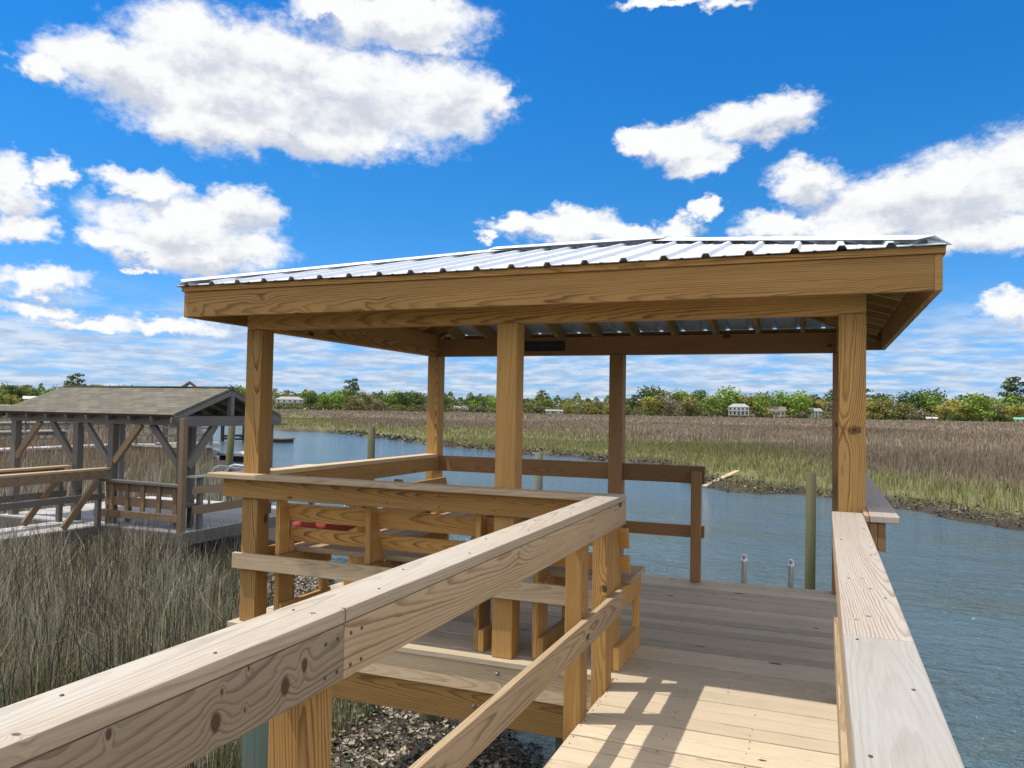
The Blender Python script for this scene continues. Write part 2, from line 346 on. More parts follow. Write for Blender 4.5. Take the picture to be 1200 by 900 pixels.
def build_world():
    nt = W.node_tree
    for n in list(nt.nodes): nt.nodes.remove(n)
    g = G(nt); out = g.n('ShaderNodeOutputWorld')
    def bg(c):
        x = g.n('ShaderNodeBackground'); x.inputs[1].default_value = .10; g.put(x.inputs[0], c); return x.outputs[0]
    def mixsh(f, a, b):
        x = g.n('ShaderNodeMixShader'); g.put(x.inputs[0], f); nt.links.new(a, x.inputs[1]); nt.links.new(b, x.inputs[2]); return x.outputs[0]
    sky = g.n('ShaderNodeTexSky', sky_type='NISHITA', sun_disc=False)
    sky.sun_elevation = math.asin(SUNV.z); sky.sun_rotation = R(247.6)
    sky.air_density = 1.0; sky.dust_density = .4; sky.ozone_density = 2.2
    d = g.n('ShaderNodeTexCoord').outputs['Generated']
    x, y, z = g.sep(d)
    az = g.math('ARCTAN2', x, y); el = g.math('ARCSINE', z)
    ramp = g.n('ShaderNodeValToRGB'); g.put(ramp.inputs[0], g.math('MULTIPLY', el, 2., clamp=True))
    cr = ramp.color_ramp; cr.elements[0].position = 0; cr.elements[0].color = (.30, .52, 1.06, 1); cr.elements[1].position = 1; cr.elements[1].color = (.085, .57, 1.03, 1)
    for p_, c_ in ((.2, (.26, .555, .93, 1)), (.48, (.145, .56, .91, 1)), (.75, (.095, .57, .99, 1))):
        e_ = cr.elements.new(p_); e_.color = c_
    blue = g.mix(1., sky.outputs[0], ramp.outputs[0], 'MULTIPLY')
    # sky out of view: bright neutral cloud added to lift the ambient light
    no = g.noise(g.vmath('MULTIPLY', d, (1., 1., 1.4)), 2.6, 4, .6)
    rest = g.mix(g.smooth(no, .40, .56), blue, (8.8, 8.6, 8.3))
    # thin streaky layer low over the horizon: a flat cloud deck seen in perspective
    zz = g.math('ADD', g.math('MAXIMUM', z, .0), .11)
    pl = g.comb(g.math('DIVIDE', x, zz), g.math('DIVIDE', y, zz), 0.)
    ns = g.noise(pl, 1.9, 6, .62, dist=.2)
    nb = g.noise(g.vmath('ADD', pl, (.0, .05, 0.)), 3.4, 5, .6)
    band = g.smooth(el, .155, .075)
    strk = g.math('MULTIPLY', g.smooth(ns, .33, .58), band)
    low = g.mix(g.math('MULTIPLY', strk, .86), blue, g.mix(g.smooth(nb, .36, .62), (2.6, 3.35, 4.5), (4.5, 4.9, 5.5)))
    lowbg = bg(low)
    nz = g.noise(g.vmath('MULTIPLY', d, (1., 1., 1.5)), 10., 4, .6, 1)
    nf = g.noise(g.vmath('MULTIPLY', d, (1., 1., 1.5)), 34., 4, .65, 1)
    off = g.vmath('ADD', g.vmath('MULTIPLY', g.vmath('SUBTRACT', nz, (.5, .5, .5)), (.10, .055, 0.)), g.vmath('MULTIPLY', g.vmath('SUBTRACT', nf, (.5, .5, .5)), (.055, .035, 0.)))
    v1 = g.vmath('ADD', g.comb(az, el, 0.), off)
    nd = g.noise(g.vmath('MULTIPLY', d, (1., 1., 1.5)), 30., 6, .68)
    nl = g.noise(g.vmath('MULTIPLY', d, (1., 1., 1.8)), 19., 6, .63)
    fine = g.noise(d, 70., 3, .6)
    def field(v, cl):
        acc = None
        for a, e, sa, se in cl:
            q = g.vmath('LENGTH', g.vmath('MULTIPLY_ADD', v, (1/sa, 1/se, 0.), (-a/sa, -e/se, 0.)), out=1)
            acc = q if acc is None else g.math('SMOOTH_MIN', acc, q, .22)
        return acc
    def tile(a0, a1, e0, e1):
        cl = [c for c in CLOUDS if a0-1.6*c[2]-.07 < c[0] < a1+1.6*c[2]+.07 and e0-1.6*c[3]-.05 < c[1] < e1+1.6*c[3]+.05]
        if not cl: return lowbg
        q1 = field(v1, cl); q2 = field(g.vmath('ADD', v1, (-.006, .018, 0.)), cl)
        e1_ = g.math('ADD', q1, g.math('MULTIPLY', g.math('SUBTRACT', nd, .5), .95))
        dens = g.smooth(e1_, .60, 1.27, 1., 0.)
        lit = g.math('ADD', g.math('MULTIPLY', g.math('SUBTRACT', q2, q1), 1.3), g.math('MULTIPLY', g.math('SUBTRACT', nl, .5), 2.3))
        lit = g.math('ADD', lit, g.math('ADD', g.math('MULTIPLY', g.math('SUBTRACT', q1, .55), .7), g.math('MULTIPLY', g.math('SUBTRACT', fine, .5), .5)))
        lit = g.smooth(lit, -.75, .35)
        cc = g.mix(lit, (3.75, 4.0, 4.55), (5.85, 5.88, 5.9))
        return bg(g.mix(dens, low, cc))
    AZ = [-1.08, -.80, -.60, -.36, -.08, .33]; EL = [-.06, .10, .275, .56]
    def column(i):
        a0, a1 = AZ[i], AZ[i+1]; t = [tile(a0, a1, EL[k], EL[k+1]) for k in range(3)]
        return mixsh(g.math('GREATER_THAN', el, EL[2]), mixsh(g.math('GREATER_THAN', el, EL[1]), t[0], t[1]), t[2])
    cols = [column(i) for i in range(5)]; acc = cols[0]
    for i in range(1, 5): acc = mixsh(g.math('GREATER_THAN', az, AZ[i]), acc, cols[i])
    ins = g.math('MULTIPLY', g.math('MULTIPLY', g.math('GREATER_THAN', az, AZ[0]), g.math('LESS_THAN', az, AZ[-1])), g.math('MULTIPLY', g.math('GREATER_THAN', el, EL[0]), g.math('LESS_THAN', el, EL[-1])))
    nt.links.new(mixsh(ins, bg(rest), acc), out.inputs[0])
build_world()
S.view_settings.view_transform = 'Standard'; S.view_settings.look = 'None'; S.view_settings.gamma = 1; S.view_settings.exposure = 0.75
S.view_settings.use_curve_mapping = False
S.cycles.use_denoising = True
S.cycles.max_bounces = 6; S.cycles.diffuse_bounces = 3; S.cycles.glossy_bounces = 3; S.cycles.transmission_bounces = 3
# ------------------------------------------------------------------ terrain
NEAR_BANK = [(2.6, -60), (1.9, -12), (1.35, -5), (.9, -1.5), (.2, 1.2), (-.9, 2.7), (-2.6, 3.9), (-4.4, 5.2), (-6.2, 7.0), (-8.8, 10.2), (-12, 13.4), (-17.5, 18.5), (-24, 25), (-36, 36.5), (-52, 53), (-80, 83), (-120, 124), (-200, 205)]
FAR_BANK = [(-185, 235), (-120, 148), (-86, 103), (-67, 83.5), (-56, 81.3), (-43, 70.5), (-31.2, 61.4), (-21.7, 54.8), (-14.5, 50.5), (-9.4, 46.6), (-6.2, 42.8), (-5.2, 39.5), (-4.4, 36.6), (-3.6, 34.6), (-1.9, 32.5), (-.3, 31.5), (.9, 31.6), (2.6, 30.6), (4.0, 29.3), (5.9, 27.7), (7.7, 24.2), (10.5, 20), (16, 12), (26, 0), (40, -20), (55, -60)]
CREEK = np.array(NEAR_BANK+FAR_BANK, float)
def seg_dist(P, A, Bp):
    out = np.full(len(P), 1e9)
    for a, b in zip(A, Bp):
        ab = b-a; t = np.clip(((P-a)@ab)/(ab@ab), 0, 1)
        out = np.minimum(out, np.hypot(*(P-(a+t[:, None]*ab)).T))
    return out
def inside(P, poly):
    x, y = P[:, 0], P[:, 1]; c = np.zeros(len(P), bool)
    for (x1, y1), (x2, y2) in zip(poly, np.roll(poly, -1, 0)):
        m = ((y1 > y) != (y2 > y)); xi = (x2-x1)*(y-y1)/((y2-y1) if y2 != y1 else 1e-9)+x1
        c ^= m & (x < xi)
    return c
_ang = [RNG.uniform(0, 6.283, 14), RNG.uniform(0, 6.283, 14)]
def snoise(P, f):
    o = np.zeros(len(P)); amp = 1.
    for i in range(14):
        k = f*(1.32**(i % 7)); th = _ang[0][i]
        o += np.sin((P[:, 0]*np.cos(th)+P[:, 1]*np.sin(th))*k+_ang[1][i])*amp/(1+.35*(i % 7))
    return o/4.
def creek_sd(P):
    """positive on land, negative in the creek"""
    d = seg_dist(P, CREEK, np.roll(CREEK, -1, 0))
    s = np.where(inside(P, CREEK), -d, d)
    dc = np.hypot(P[:, 0]-CAM[0], P[:, 1]-CAM[1])
    return s+snoise(P, .55)*np.clip(.03*dc, .2, 1.6)+snoise(P, 2.6)*.22
NB = np.array(NEAR_BANK, float); FB = np.array(FAR_BANK, float)
def is_near(P): return seg_dist(P, NB[:-1], NB[1:]) < seg_dist(P, FB[:-1], FB[1:])
def height(P, sd, near):
    bed = WATER-np.clip(-sd*.3, 0, .8)
    bank = np.clip(sd, 0, None)
    # near shore: a gentle oyster slope; far shore: a short cut bank
    up = np.where(near, .5*(1-np.exp(-bank/1.6)), .5*(1-np.exp(-bank/.9)))
    z = np.where(sd < 0, bed, WATER+.02+up)
    return z+snoise(P, 1.9)*.03*np.clip(bank, 0, 1)
BROWN = np.array((.205, .160, .118)); GREEN = np.array((.235, .228, .088)); TAN = np.array((.27, .225, .16)); GREY = np.array((.17, .155, .115)); MUD = np.array((.045, .038, .029))
def green_band(P, sd):
    dc = np.hypot(P[:, 0]-CAM[0], P[:, 1]-CAM[1])
    wdt = np.clip(dc-sd, 20, 140)*(.25+.34*np.clip((5-P[:, 0])/9, 0, 1)-.47*np.clip((-26-P[:, 0])/40, 0, 1))
    return np.clip(1.2-(sd+snoise(P, .12)*wdt*.35)/wdt, 0, 1)**1.1
def make_ground():
    rad = [.3]
    while rad[-1] < 4200: rad.append(rad[-1]*1.036)
    rad = np.array(rad); na = 560; th = np.linspace(0, 2*np.pi, na, endpoint=False)
    rr, tt = np.meshgrid(rad, th, indexing='ij')
    P = np.stack([CAM[0]+rr.ravel()*np.sin(tt.ravel()), CAM[1]+rr.ravel()*np.cos(tt.ravel())], 1)
    P = np.vstack([[CAM[0], CAM[1]], P])
    sd = creek_sd(P); near = is_near(P); z = height(P, sd, near)
    dc = np.hypot(P[:, 0]-CAM[0], P[:, 1]-CAM[1])
    gb = green_band(P, sd)[:, None]
    land = np.where(near[:, None], GREY*.55, BROWN*.85*(1-gb)+GREEN*.6*gb)
    # far side of the marsh: dry lawn edge below the trees
    edge = np.clip((dc-545)/25, 0, 1)[:, None]; land = land*(1-edge)+np.array((.20, .215, .10))*edge
    mw = np.clip((sd-np.where(near, 1.2, .5))/.8, 0, 1)[:, None]
    c = MUD*(1-mw)+land*mw
    n = len(rad); q = np.empty((n-1, na, 4), np.int32); i = np.arange(n-1)[:, None]; j = np.arange(na)[None, :]; j2 = (j+1) % na
    q[..., 0] = 1+i*na+j; q[..., 1] = 1+(i+1)*na+j; q[..., 2] = 1+(i+1)*na+j2; q[..., 3] = 1+i*na+j2
    tr = np.stack([np.zeros(na, np.int32), 1+np.arange(na), 1+(np.arange(na)+1) % na], 1)
    me = np_mesh('ground', np.column_stack([P, z]), q.reshape(-1, 4)[:, ::-1], tr[:, ::-1], c, 'ground', True)
    o = bpy.data.objects.new('ground', me); link(o); tag(o, kind='structure')
make_ground()
w_ = MB(); w_.add([(-400, -200, WATER), (300, -200, WATER), (300, 420, WATER), (-400, 420, WATER)], [(0, 1, 2, 3)], (1, 0, 0), (0, 1, 0), (0, 0, 1), (0, 0, 0)); wo = w_.build('water', 'water'); tag(wo, kind='structure')

# ------------------------------------------------------------------ grasses
def blades(name, P, z, h, wdt, lean, c, bend=.5):
    n = len(P); th = RNG.uniform(0, 2*np.pi, n); la = RNG.uniform(0, 2*np.pi, n)
    sx = np.cos(th)*wdt/2; sy = np.sin(th)*wdt/2
    lx = np.cos(la)*lean*h; ly = np.sin(la)*lean*h
    V = np.zeros((n, 5, 3), np.float32)
    V[:, 0] = np.stack([P[:, 0]-sx, P[:, 1]-sy, z], 1); V[:, 1] = np.stack([P[:, 0]+sx, P[:, 1]+sy, z], 1)
    mx, my, mz = P[:, 0]+lx*bend*.6, P[:, 1]+ly*bend*.6, z+h*.6
    V[:, 2] = np.stack([mx+sx*.8, my+sy*.8, mz], 1); V[:, 3] = np.stack([mx-sx*.8, my-sy*.8, mz], 1)
    V[:, 4] = np.stack([P[:, 0]+lx, P[:, 1]+ly, z+h*np.sqrt(np.clip(1-lean**2*.6, .15, 1))], 1)
    b = np.arange(n, dtype=np.int32)[:, None]*5
    me = np_mesh(name, V.reshape(-1, 3), b+np.array([[0, 1, 2, 3]]), b+np.array([[3, 2, 4]]), np.repeat(c, 5, 0), 'blade')
    return me
def sector(n, r0, r1, b0, b1, pw=2.):
    """points seen from where the photographer stands, evenly spread per area when pw is 2"""
    u = RNG.random(n); r = (r0**pw+u*(r1**pw-r0**pw))**(1/pw); b = RNG.uniform(b0, b1, n)
    return np.stack([CAM[0]+r*np.sin(b), CAM[1]+r*np.cos(b)], 1), r
def jit(c, k): return np.clip(c*(1+RNG.normal(0, k, (len(c), 1)))+RNG.normal(0, .012, c.shape), .01, .8)
DECK_AREAS = [(-2.3, 2.3, -.2, 3.1), (.7, 2.2, -12, 0), (-14.2, -8.9, 6.3, 10.0), (-12.35, -10.95, -14, 6.4)]
def off_plank(P): return seg_dist(P, np.array([[-3.6, 32.4]]), np.array([[-2.0, 35.4]])) > 1.3
def off_decks(P, m=0.):
    k = np.ones(len(P), bool)
    for x0, x1, y0, y1 in DECK_AREAS: k &= ~((P[:, 0] > x0-m) & (P[:, 0] < x1+m) & (P[:, 1] > y0-m) & (P[:, 1] < y1+m))
    return k
def make_far_marsh():
    Vs = []
    a0, a1 = R(-75), R(34)
    for n, r0, r1, pw, hw in ((110000, 24, 75, 1.4, 1.), (90000, 60, 190, 1.1, 1.), (60000, 150, 560, .9, 1.)):
        P, r = sector(n, r0, r1, a0, a1, pw)
        sd = creek_sd(P); near = is_near(P)
        k = (sd > .28) & ~near & off_plank(P); P, r, sd = P[k], r[k], sd[k]
        z = height(P, sd, np.zeros(len(P), bool))
        gb = np.clip(green_band(P, sd)+RNG.normal(0, .16, len(P)), 0, 1)
        h = (.42+.28*(1-gb))*RNG.uniform(.7, 1.35, len(P))*(.9+.25*snoise(P, .3))
        wdt = np.maximum(.012, r*.0008)*RNG.uniform(.6, 1.5, len(P))
        pick = RNG.random(len(P))[:, None]
        brown = np.where(pick < .68, BROWN*1.15, np.where(pick < .9, TAN*1.1, BROWN*.75))
        grn = np.where(pick < .7, GREEN, np.where(pick < .88, np.array((.15, .20, .05)), TAN*1.05))
        c = brown*(1-gb[:, None])+grn*gb[:, None]
        c = jit(c*(1+.22*snoise(P, .09))[:, None], .2)
        Vs.append((P, z, h, wdt, RNG.uniform(.03, .4, len(P)), c))
    P, z, h, wdt, ln, c = [np.concatenate([v[i] for v in Vs]) for i in range(6)]
    o = bpy.data.objects.new('marsh_grass', blades('marsh_grass', P, z-.05, h, wdt, ln, c)); link(o)
    tag(o, 'brown and yellow-green cordgrass covering the marsh across the creek', 'grass', kind='stuff')
make_far_marsh()
def make_near_marsh():
    L = []
    # tall grey dead stems with green shoots, close by on the left
    for n, r0, r1, pw in ((150000, 4.6, 17, 1.25), (70000, 15, 60, 1.2), (40000, 50, 240, 1.)):
        P, r = sector(n, r0, r1, R(-82), R(-14), pw)
        sd = creek_sd(P); near = is_near(P)
        k = (sd > 1.25+.35*snoise(P, 1.5)) & near & off_decks(P) & ((snoise(P, 2.3) > -.42) | (RNG.random(len(P)) < .35)); P, r, sd = P[k], r[k], sd[k]
        z = height(P, sd, np.ones(len(P), bool))
        t = RNG.random(len(P)); gz = np.clip(.33+.22*snoise(P, .5)+.25*(np.exp(-((sd-2.2)/1.5)**2)), .12, .8)
        gz = np.where(r > 22, np.clip(gz-.18, .05, .5), gz)
        isg = t < gz
        h = np.where(isg, RNG.uniform(.25, .7, len(P)), RNG.uniform(.45, 1.12, len(P)))*np.clip((sd-1.)*.5+.45, .5, 1.)
        under = (P[:, 0] > -4.) & (P[:, 1] < 4.5) & (r < 9)
        h = np.where(under, h*.62, h)
        h = h*(1+.28*snoise(P, 1.1))*np.where(snoise(P, 3.1) < -.35, .6, 1.)
        wdt = np.maximum(np.where(isg, .009, .0055), r*.00075)*RNG.uniform(.7, 1.4, len(P))
        pick = RNG.random((len(P), 1))
        dead = np.where(pick < .5, np.array((.29, .265, .19)), np.where(pick < .76, np.array((.11, .095, .068)), np.array((.50, .46, .36))))
        far = np.clip((r-20)/20, 0, 1)[:, None]
        dead = dead*(1-far*.8)+np.array((.22, .155, .105))*far*.8
        live = np.where(pick < .6, np.array((.115, .165, .045)), np.array((.24, .28, .10)))
        stiff = (RNG.random(len(P)) < .03) & (r < 22)   # old dark seed stalks that stand above the rest
        dead = np.where(stiff[:, None], np.array((.075, .058, .042)), dead); isg = isg & ~stiff
        h = np.where(stiff, RNG.uniform(.95, 1.35, len(P)), h); wdt = np.where(stiff, np.maximum(.011, r*.0009), wdt)
        c = jit(np.where(isg[:, None], live, dead), .24)*np.where(r < 22, 1.06, 1.)[:, None]
        lean = np.where(isg, RNG.uniform(.05, .5, len(P)), np.abs(RNG.normal(0, .28, len(P))))
        fl = RNG.random(len(P)) < .06; lean = np.where(fl, RNG.uniform(.7, .95, len(P)), lean)
        L.append((P, z, h, wdt, np.clip(lean, 0, .95), c))
    P, z, h, wdt, ln, c = [np.concatenate([v[i] for v in L]) for i in range(6)]
    o = bpy.data.objects.new('cordgrass', blades('cordgrass', P, z-.04, h, wdt, ln, c, .4)); link(o)
    tag(o, 'grey dead cordgrass with green shoots on the near bank', 'grass', kind='stuff')
make_near_marsh()

# ------------------------------------------------------------------ oyster shells
def shells(P, z, size, c):
    n = len(P); K = 6
    a = RNG.uniform(0, 2*np.pi, (n, 1))+np.linspace(0, 2*np.pi, K, endpoint=False)[None]
    rad = size[:, None]*RNG.uniform(.55, 1.2, (n, K)); el = RNG.uniform(.45, .9, (n, 1))
    loc = np.stack([np.cos(a)*rad, np.sin(a)*rad*el, RNG.uniform(-.12, .12, (n, K))*size[:, None]], 2)
    ctr = np.zeros((n, 1, 3)); ctr[:, 0, 2] = -size*.35
    loc = np.concatenate([loc, ctr], 1)
    ax = RNG.uniform(-1.3, 1.3, n); az = RNG.uniform(0, 6.283, n)
    ca, sa = np.cos(ax)[:, None], np.sin(ax)[:, None]; cz, sz = np.cos(az)[:, None], np.sin(az)[:, None]
    x, y, zz = loc[..., 0], loc[..., 1]*ca-loc[..., 2]*sa, loc[..., 1]*sa+loc[..., 2]*ca
    V = np.stack([x*cz-y*sz+P[:, 0:1], x*sz+y*cz+P[:, 1:2], zz+z[:, None]], 2)
    b = np.arange(n)[:, None, None]*(K+1); t = np.array([[i, (i+1) % K, K] for i in range(K)])[None]
    return V.reshape(-1, 3), (b+t).reshape(-1, 3), np.repeat(c, K+1, 0)
def make_oysters():
    n = 110000
    P = np.stack([RNG.uniform(-9, 1.8, n), RNG.uniform(-3, 10, n)], 1)
    sd = creek_sd(P); k = (sd > -.15) & (sd < 2.3+.5*snoise(P, 1.2)) & is_near(P) & (RNG.random(n) < .9); P, sd = P[k], sd[k]
    z = height(P, sd, np.ones(len(P), bool))+RNG.uniform(-.01, .07, len(P))*(1+.6*snoise(P, 5))
    pick = RNG.random((len(P), 1))
    c = np.where(pick < .62, np.array((.36, .315, .235)), np.where(pick < .85, np.array((.19, .165, .12)), np.array((.06, .055, .05))))
    wet = np.clip(1-sd/.5, 0, 1)[:, None]*.82; c = c*(1-wet)+np.array((.035, .034, .034))*wet
    V, T, C = shells(P, z, RNG.uniform(.014, .038, len(P)), jit(c, .22))
    o = bpy.data.objects.new('oyster_bed', np_mesh('oyster_bed', V, None, T, C, 'shell')); link(o)
    tag(o, 'pale oyster shells heaped on the mud below the pavilion', 'oyster shells', kind='stuff')
    # far bank: shell rubble and dark gaps along the water line
    segs = list(zip(FB[4:-1], FB[5:])); pts = []
    for a, b in segs:
        L = np.hypot(*(b-a)); dd = np.hypot(*((a+b)/2-np.array(CAM[:2])))
        m = int(L*min(420., 9000./dd)); t = RNG.random(m)[:, None]; pts.append(a+(b-a)*t+RNG.normal(0, 1.0, (m, 2)))
    P = np.vstack(pts); sd = creek_sd(P); k = (sd > -.12) & (sd < 1.1); P, sd = P[k], sd[k]
    z = height(P, sd, np.zeros(len(P), bool))+RNG.uniform(-.02, .16, len(P))*(1+.5*snoise(P, 1.7))
    dc = np.hypot(P[:, 0]-CAM[0], P[:, 1]-CAM[1])
    pick = RNG.random((len(P), 1)); clump = snoise(P, 3.)[:, None]
    c = np.where(pick+clump*.5 < .5, np.array((.045, .04, .034)), np.where(pick < .9, np.array((.17, .15, .115)), np.array((.30, .27, .21))))
    V, T, C = shells(P, z, np.maximum(.05, dc*.0016)*RNG.uniform(.5, 1.3, len(P)), jit(c, .2))
    o = bpy.data.objects.new('oyster_bank', np_mesh('oyster_bank', V, None, T, C, 'shell')); link(o)
    tag(o, 'dark oyster clumps along the far edge of the creek', 'oyster shells', kind='stuff')
make_oysters()
# ------------------------------------------------------------------ our dock: platform and walkway
def boards(m, x0, x1, y0, y1, z1, wid=.14, gap=.008, th=.036, along='x'):
    y = y0
    a, b = (y0, y1)
    while y < b-.02:
        e = min(y+wid, b); j = random.uniform(-.006, .006); dz = random.uniform(-.0018, .0018)
        if along == 'x': m.box(x0+j, x1+j, y, e, z1-th+dz, z1+dz, 'x')
        else: m.box(y, e, x0+j, x1+j, z1-th+dz, z1+dz, 'y')
        y = e+gap
BV = .004
dk = empty('platform_deck', (0, 1.4, -.04), 'wide plank platform floor under the metal roofed pavilion', 'deck')
part('floor_boards', 'deck', dk, lambda m: boards(m, -2.18, 2.19, -.125, 3.0, 0), .003)
part('rim_board', 'pale', dk, B(-2.16, .70, -.105, -.067, -.226, -.039), BV)
part('rim_board', 'fresh', dk, B(-2.16, 2.16, 2.95, 2.988, -.226, -.039), BV)
part('rim_board', 'fresh', dk, B(-2.16, -2.122, -.066, 2.949, -.226, -.039, 'y'), BV)
part('rim_board', 'fresh', dk, B(2.12, 2.158, -.066, 2.949, -.226, -.039, 'y'), BV)
part('support_beam', 'fresh', dk, B(-2.4, 1.9, -.063, -.022, -.445, -.228), BV)
part('support_beam', 'fresh', dk, B(-2.4, 2.2, 2.78, 2.82, -.445, -.228), BV)
for jx in (-1.6, -1.1, -.6, -.1, .4, .9, 1.4): part('joist', 'fresh', dk, B(jx, jx+.038, -.06, 2.94, -.226, -.04, 'y'))
def bolt(m, p, ax, r=.013, l=.012):
    p = Vector(p); m.tube([p, p+Vector(ax)*l], r, 8); m.tube([p+Vector(ax)*l, p+Vector(ax)*(l+.008)], r*.55, 6)
for bx_, by_, bz_ in ((-.01, -.105, -.085), (-.19, -.063, -.335), (-1.7, -.105, -.1)):
    part('bolt', 'steel', dk, lambda m: bolt(m, (bx_, by_, bz_), (0, -1, 0)))
wk = empty('boardwalk', (1.38, -4, -.04), 'plank walkway with sunlit boards leading to the pavilion', 'walkway')
part('floor_boards', 'deck', wk, lambda m: boards(m, .768, 2.085, -9.3, -.128, 0), .003)
part('rim_board', 'pale', wk, B(.733, .764, -9.3, -.107, -.226, -.039, 'y'), BV)
part('rim_board', 'pale', wk, B(2.09, 2.122, -9.3, -.107, -.226, -.039, 'y'), BV)
for jy in (-1.6, -3.0, -4.6): part('joist', 'fresh', wk, B(.3, 2.4, jy, jy+.04, -.43, -.228))
def screws(parent, pts, nrm, r=.0042, mat='steel'):
    m = MB(); nrm = Vector(nrm)
    for p in pts: p = Vector(p); m.tube([p, p+nrm*.0022], r, 6)
    o = m.build('screw_heads', mat, parent); o['kind'] = 'stuff'; return o
M['screw'] = flat('screw_brown', (.10, .075, .05), .5, .5, .2, 30)
def deck_screws(parent, x_list, y0, y1):
    pts = []; y = y0
    while y < y1-.1:
        for x in x_list:
            for dy in (.03, .11):
              if random.random() < .55: pts.append((x+random.uniform(-.006, .006), y+dy+random.uniform(-.004, .004), .0008))
        y += .148
    screws(parent, pts, (0, 0, 1), .0036, 'screw')
deck_screws(dk, (-2.1, -1.58, -1.08, -.58, -.08, .42, .92, 1.42, 2.13), -.125, 3.0)
deck_screws(wk, (.79, 1.2, 1.6, 2.05), -5.0, -.128)
# piles under the dock, each a thing of its own
def pile(label, x, y, z0, z1, r, mat, group=None, tilt=(0, 0), name='piling', cap=None):
    m = MB(); m.tube([(x, y, z0), (x+tilt[0]*.5, y+tilt[1]*.5, (z0+z1)/2), (x+tilt[0], y+tilt[1], z1)], r*1.04, 14, r*.96)
    o = m.build(name, mat, None, 0, (x, y, z0)); tag(o, label, 'piling', group); return o
GP = 'round piles under our dock'
pile('round pile standing in oyster shells at the back left below the platform', -1.9, 2.62, -2.7, -.45, .11, 'pile_grey', GP)
pile('round pile in the water under the middle of the platform', -.3, 2.62, -2.8, -.45, .11, 'pile_grey', GP)
pile('round pile under the front left pavilion post', -1.95, .16, -2.4, -.23, .11, 'pile_grey', GP)
pile('round pile near the walkway junction below the platform', .42, .14, -2.5, -.45, .11, 'pile_grey', GP)
pile('round pile at the far right corner below the platform', 1.9, 2.62, -2.8, -.45, .11, 'pile_grey', GP)
pile('teal green round pile right behind the near left rail post', .44, -2.88, -2.4, .72, .105, 'pile_teal', GP)
pile('round pile carrying the right side of the walkway', 2.12, -2.9, -2.8, -.44, .11, 'pile_grey', GP)

# ------------------------------------------------------------------ pavilion
XL, XM, XR, YB, H, h = -2.052, 0., 2.078, 2.916, 2.179, .07
pv = empty('pavilion', (0, 1.46, 0), 'open wooden pavilion with hip roof of ribbed metal and six square posts', 'pavilion')
for px_ in (XL, XM, XR):
    for py_ in (0, YB):
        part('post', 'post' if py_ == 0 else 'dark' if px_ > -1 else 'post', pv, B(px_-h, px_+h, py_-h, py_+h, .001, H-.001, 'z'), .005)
BH = .232
part('beam', 'fresh', pv, B(XL-h, XR+h, -h, h-.02, H, H+BH), BV)
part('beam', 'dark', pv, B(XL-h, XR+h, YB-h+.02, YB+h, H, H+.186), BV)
part('beam', 'fresh', pv, B(XL-h, XL+h-.03, h-.018, YB-h+.018, H, H+BH, 'y'), BV)
part('beam', 'fresh', pv, B(XR-h+.03, XR+h, h-.018, YB-h+.018, H, H+BH, 'y'), BV)
FX0, FX1, FY0, FY1, FZ, FH = -2.36, 2.440, -.425, 3.44, 2.238, .184
part('fascia', 'fresh', pv, B(FX0, FX1, FY0, FY0+.038, FZ, FZ+FH), BV)
part('fascia', 'fresh', pv, B(FX0, FX1, FY1-.038, FY1, FZ, FZ+FH), BV)
part('fascia', 'fresh', pv, B(FX0-.038, FX0, FY0, FY1, FZ, FZ+FH, 'y'), BV)
part('fascia', 'fresh', pv, B(FX1, FX1+.038, FY0, FY1, FZ, FZ+FH, 'y'), BV)
TZ0, TZ1 = FZ+FH+.001, FZ+FH+.036
part('fascia_trim', 'fresh', pv, B(FX0-.05, FX1+.05, FY0-.016, FY0+.022, TZ0, TZ1), .003)
part('fascia_trim', 'fresh', pv, B(FX0-.05, FX1+.05, FY1-.022, FY1+.016, TZ0, TZ1), .003)
part('fascia_trim', 'fresh', pv, B(FX0-.054, FX0-.016, FY0+.024, FY1-.024, TZ0, TZ1, 'y'), .003)
part('fascia_trim', 'fresh', pv, B(FX1+.016, FX1+.054, FY0+.024, FY1-.024, TZ0, TZ1, 'y'), .003)
EX0, EX1, EY0, EY1 = -2.44, 2.495, -.475, 3.49
EZ, RZ, RY, RX0, RX1 = 2.462, 2.985, 1.5075, -.66, .70
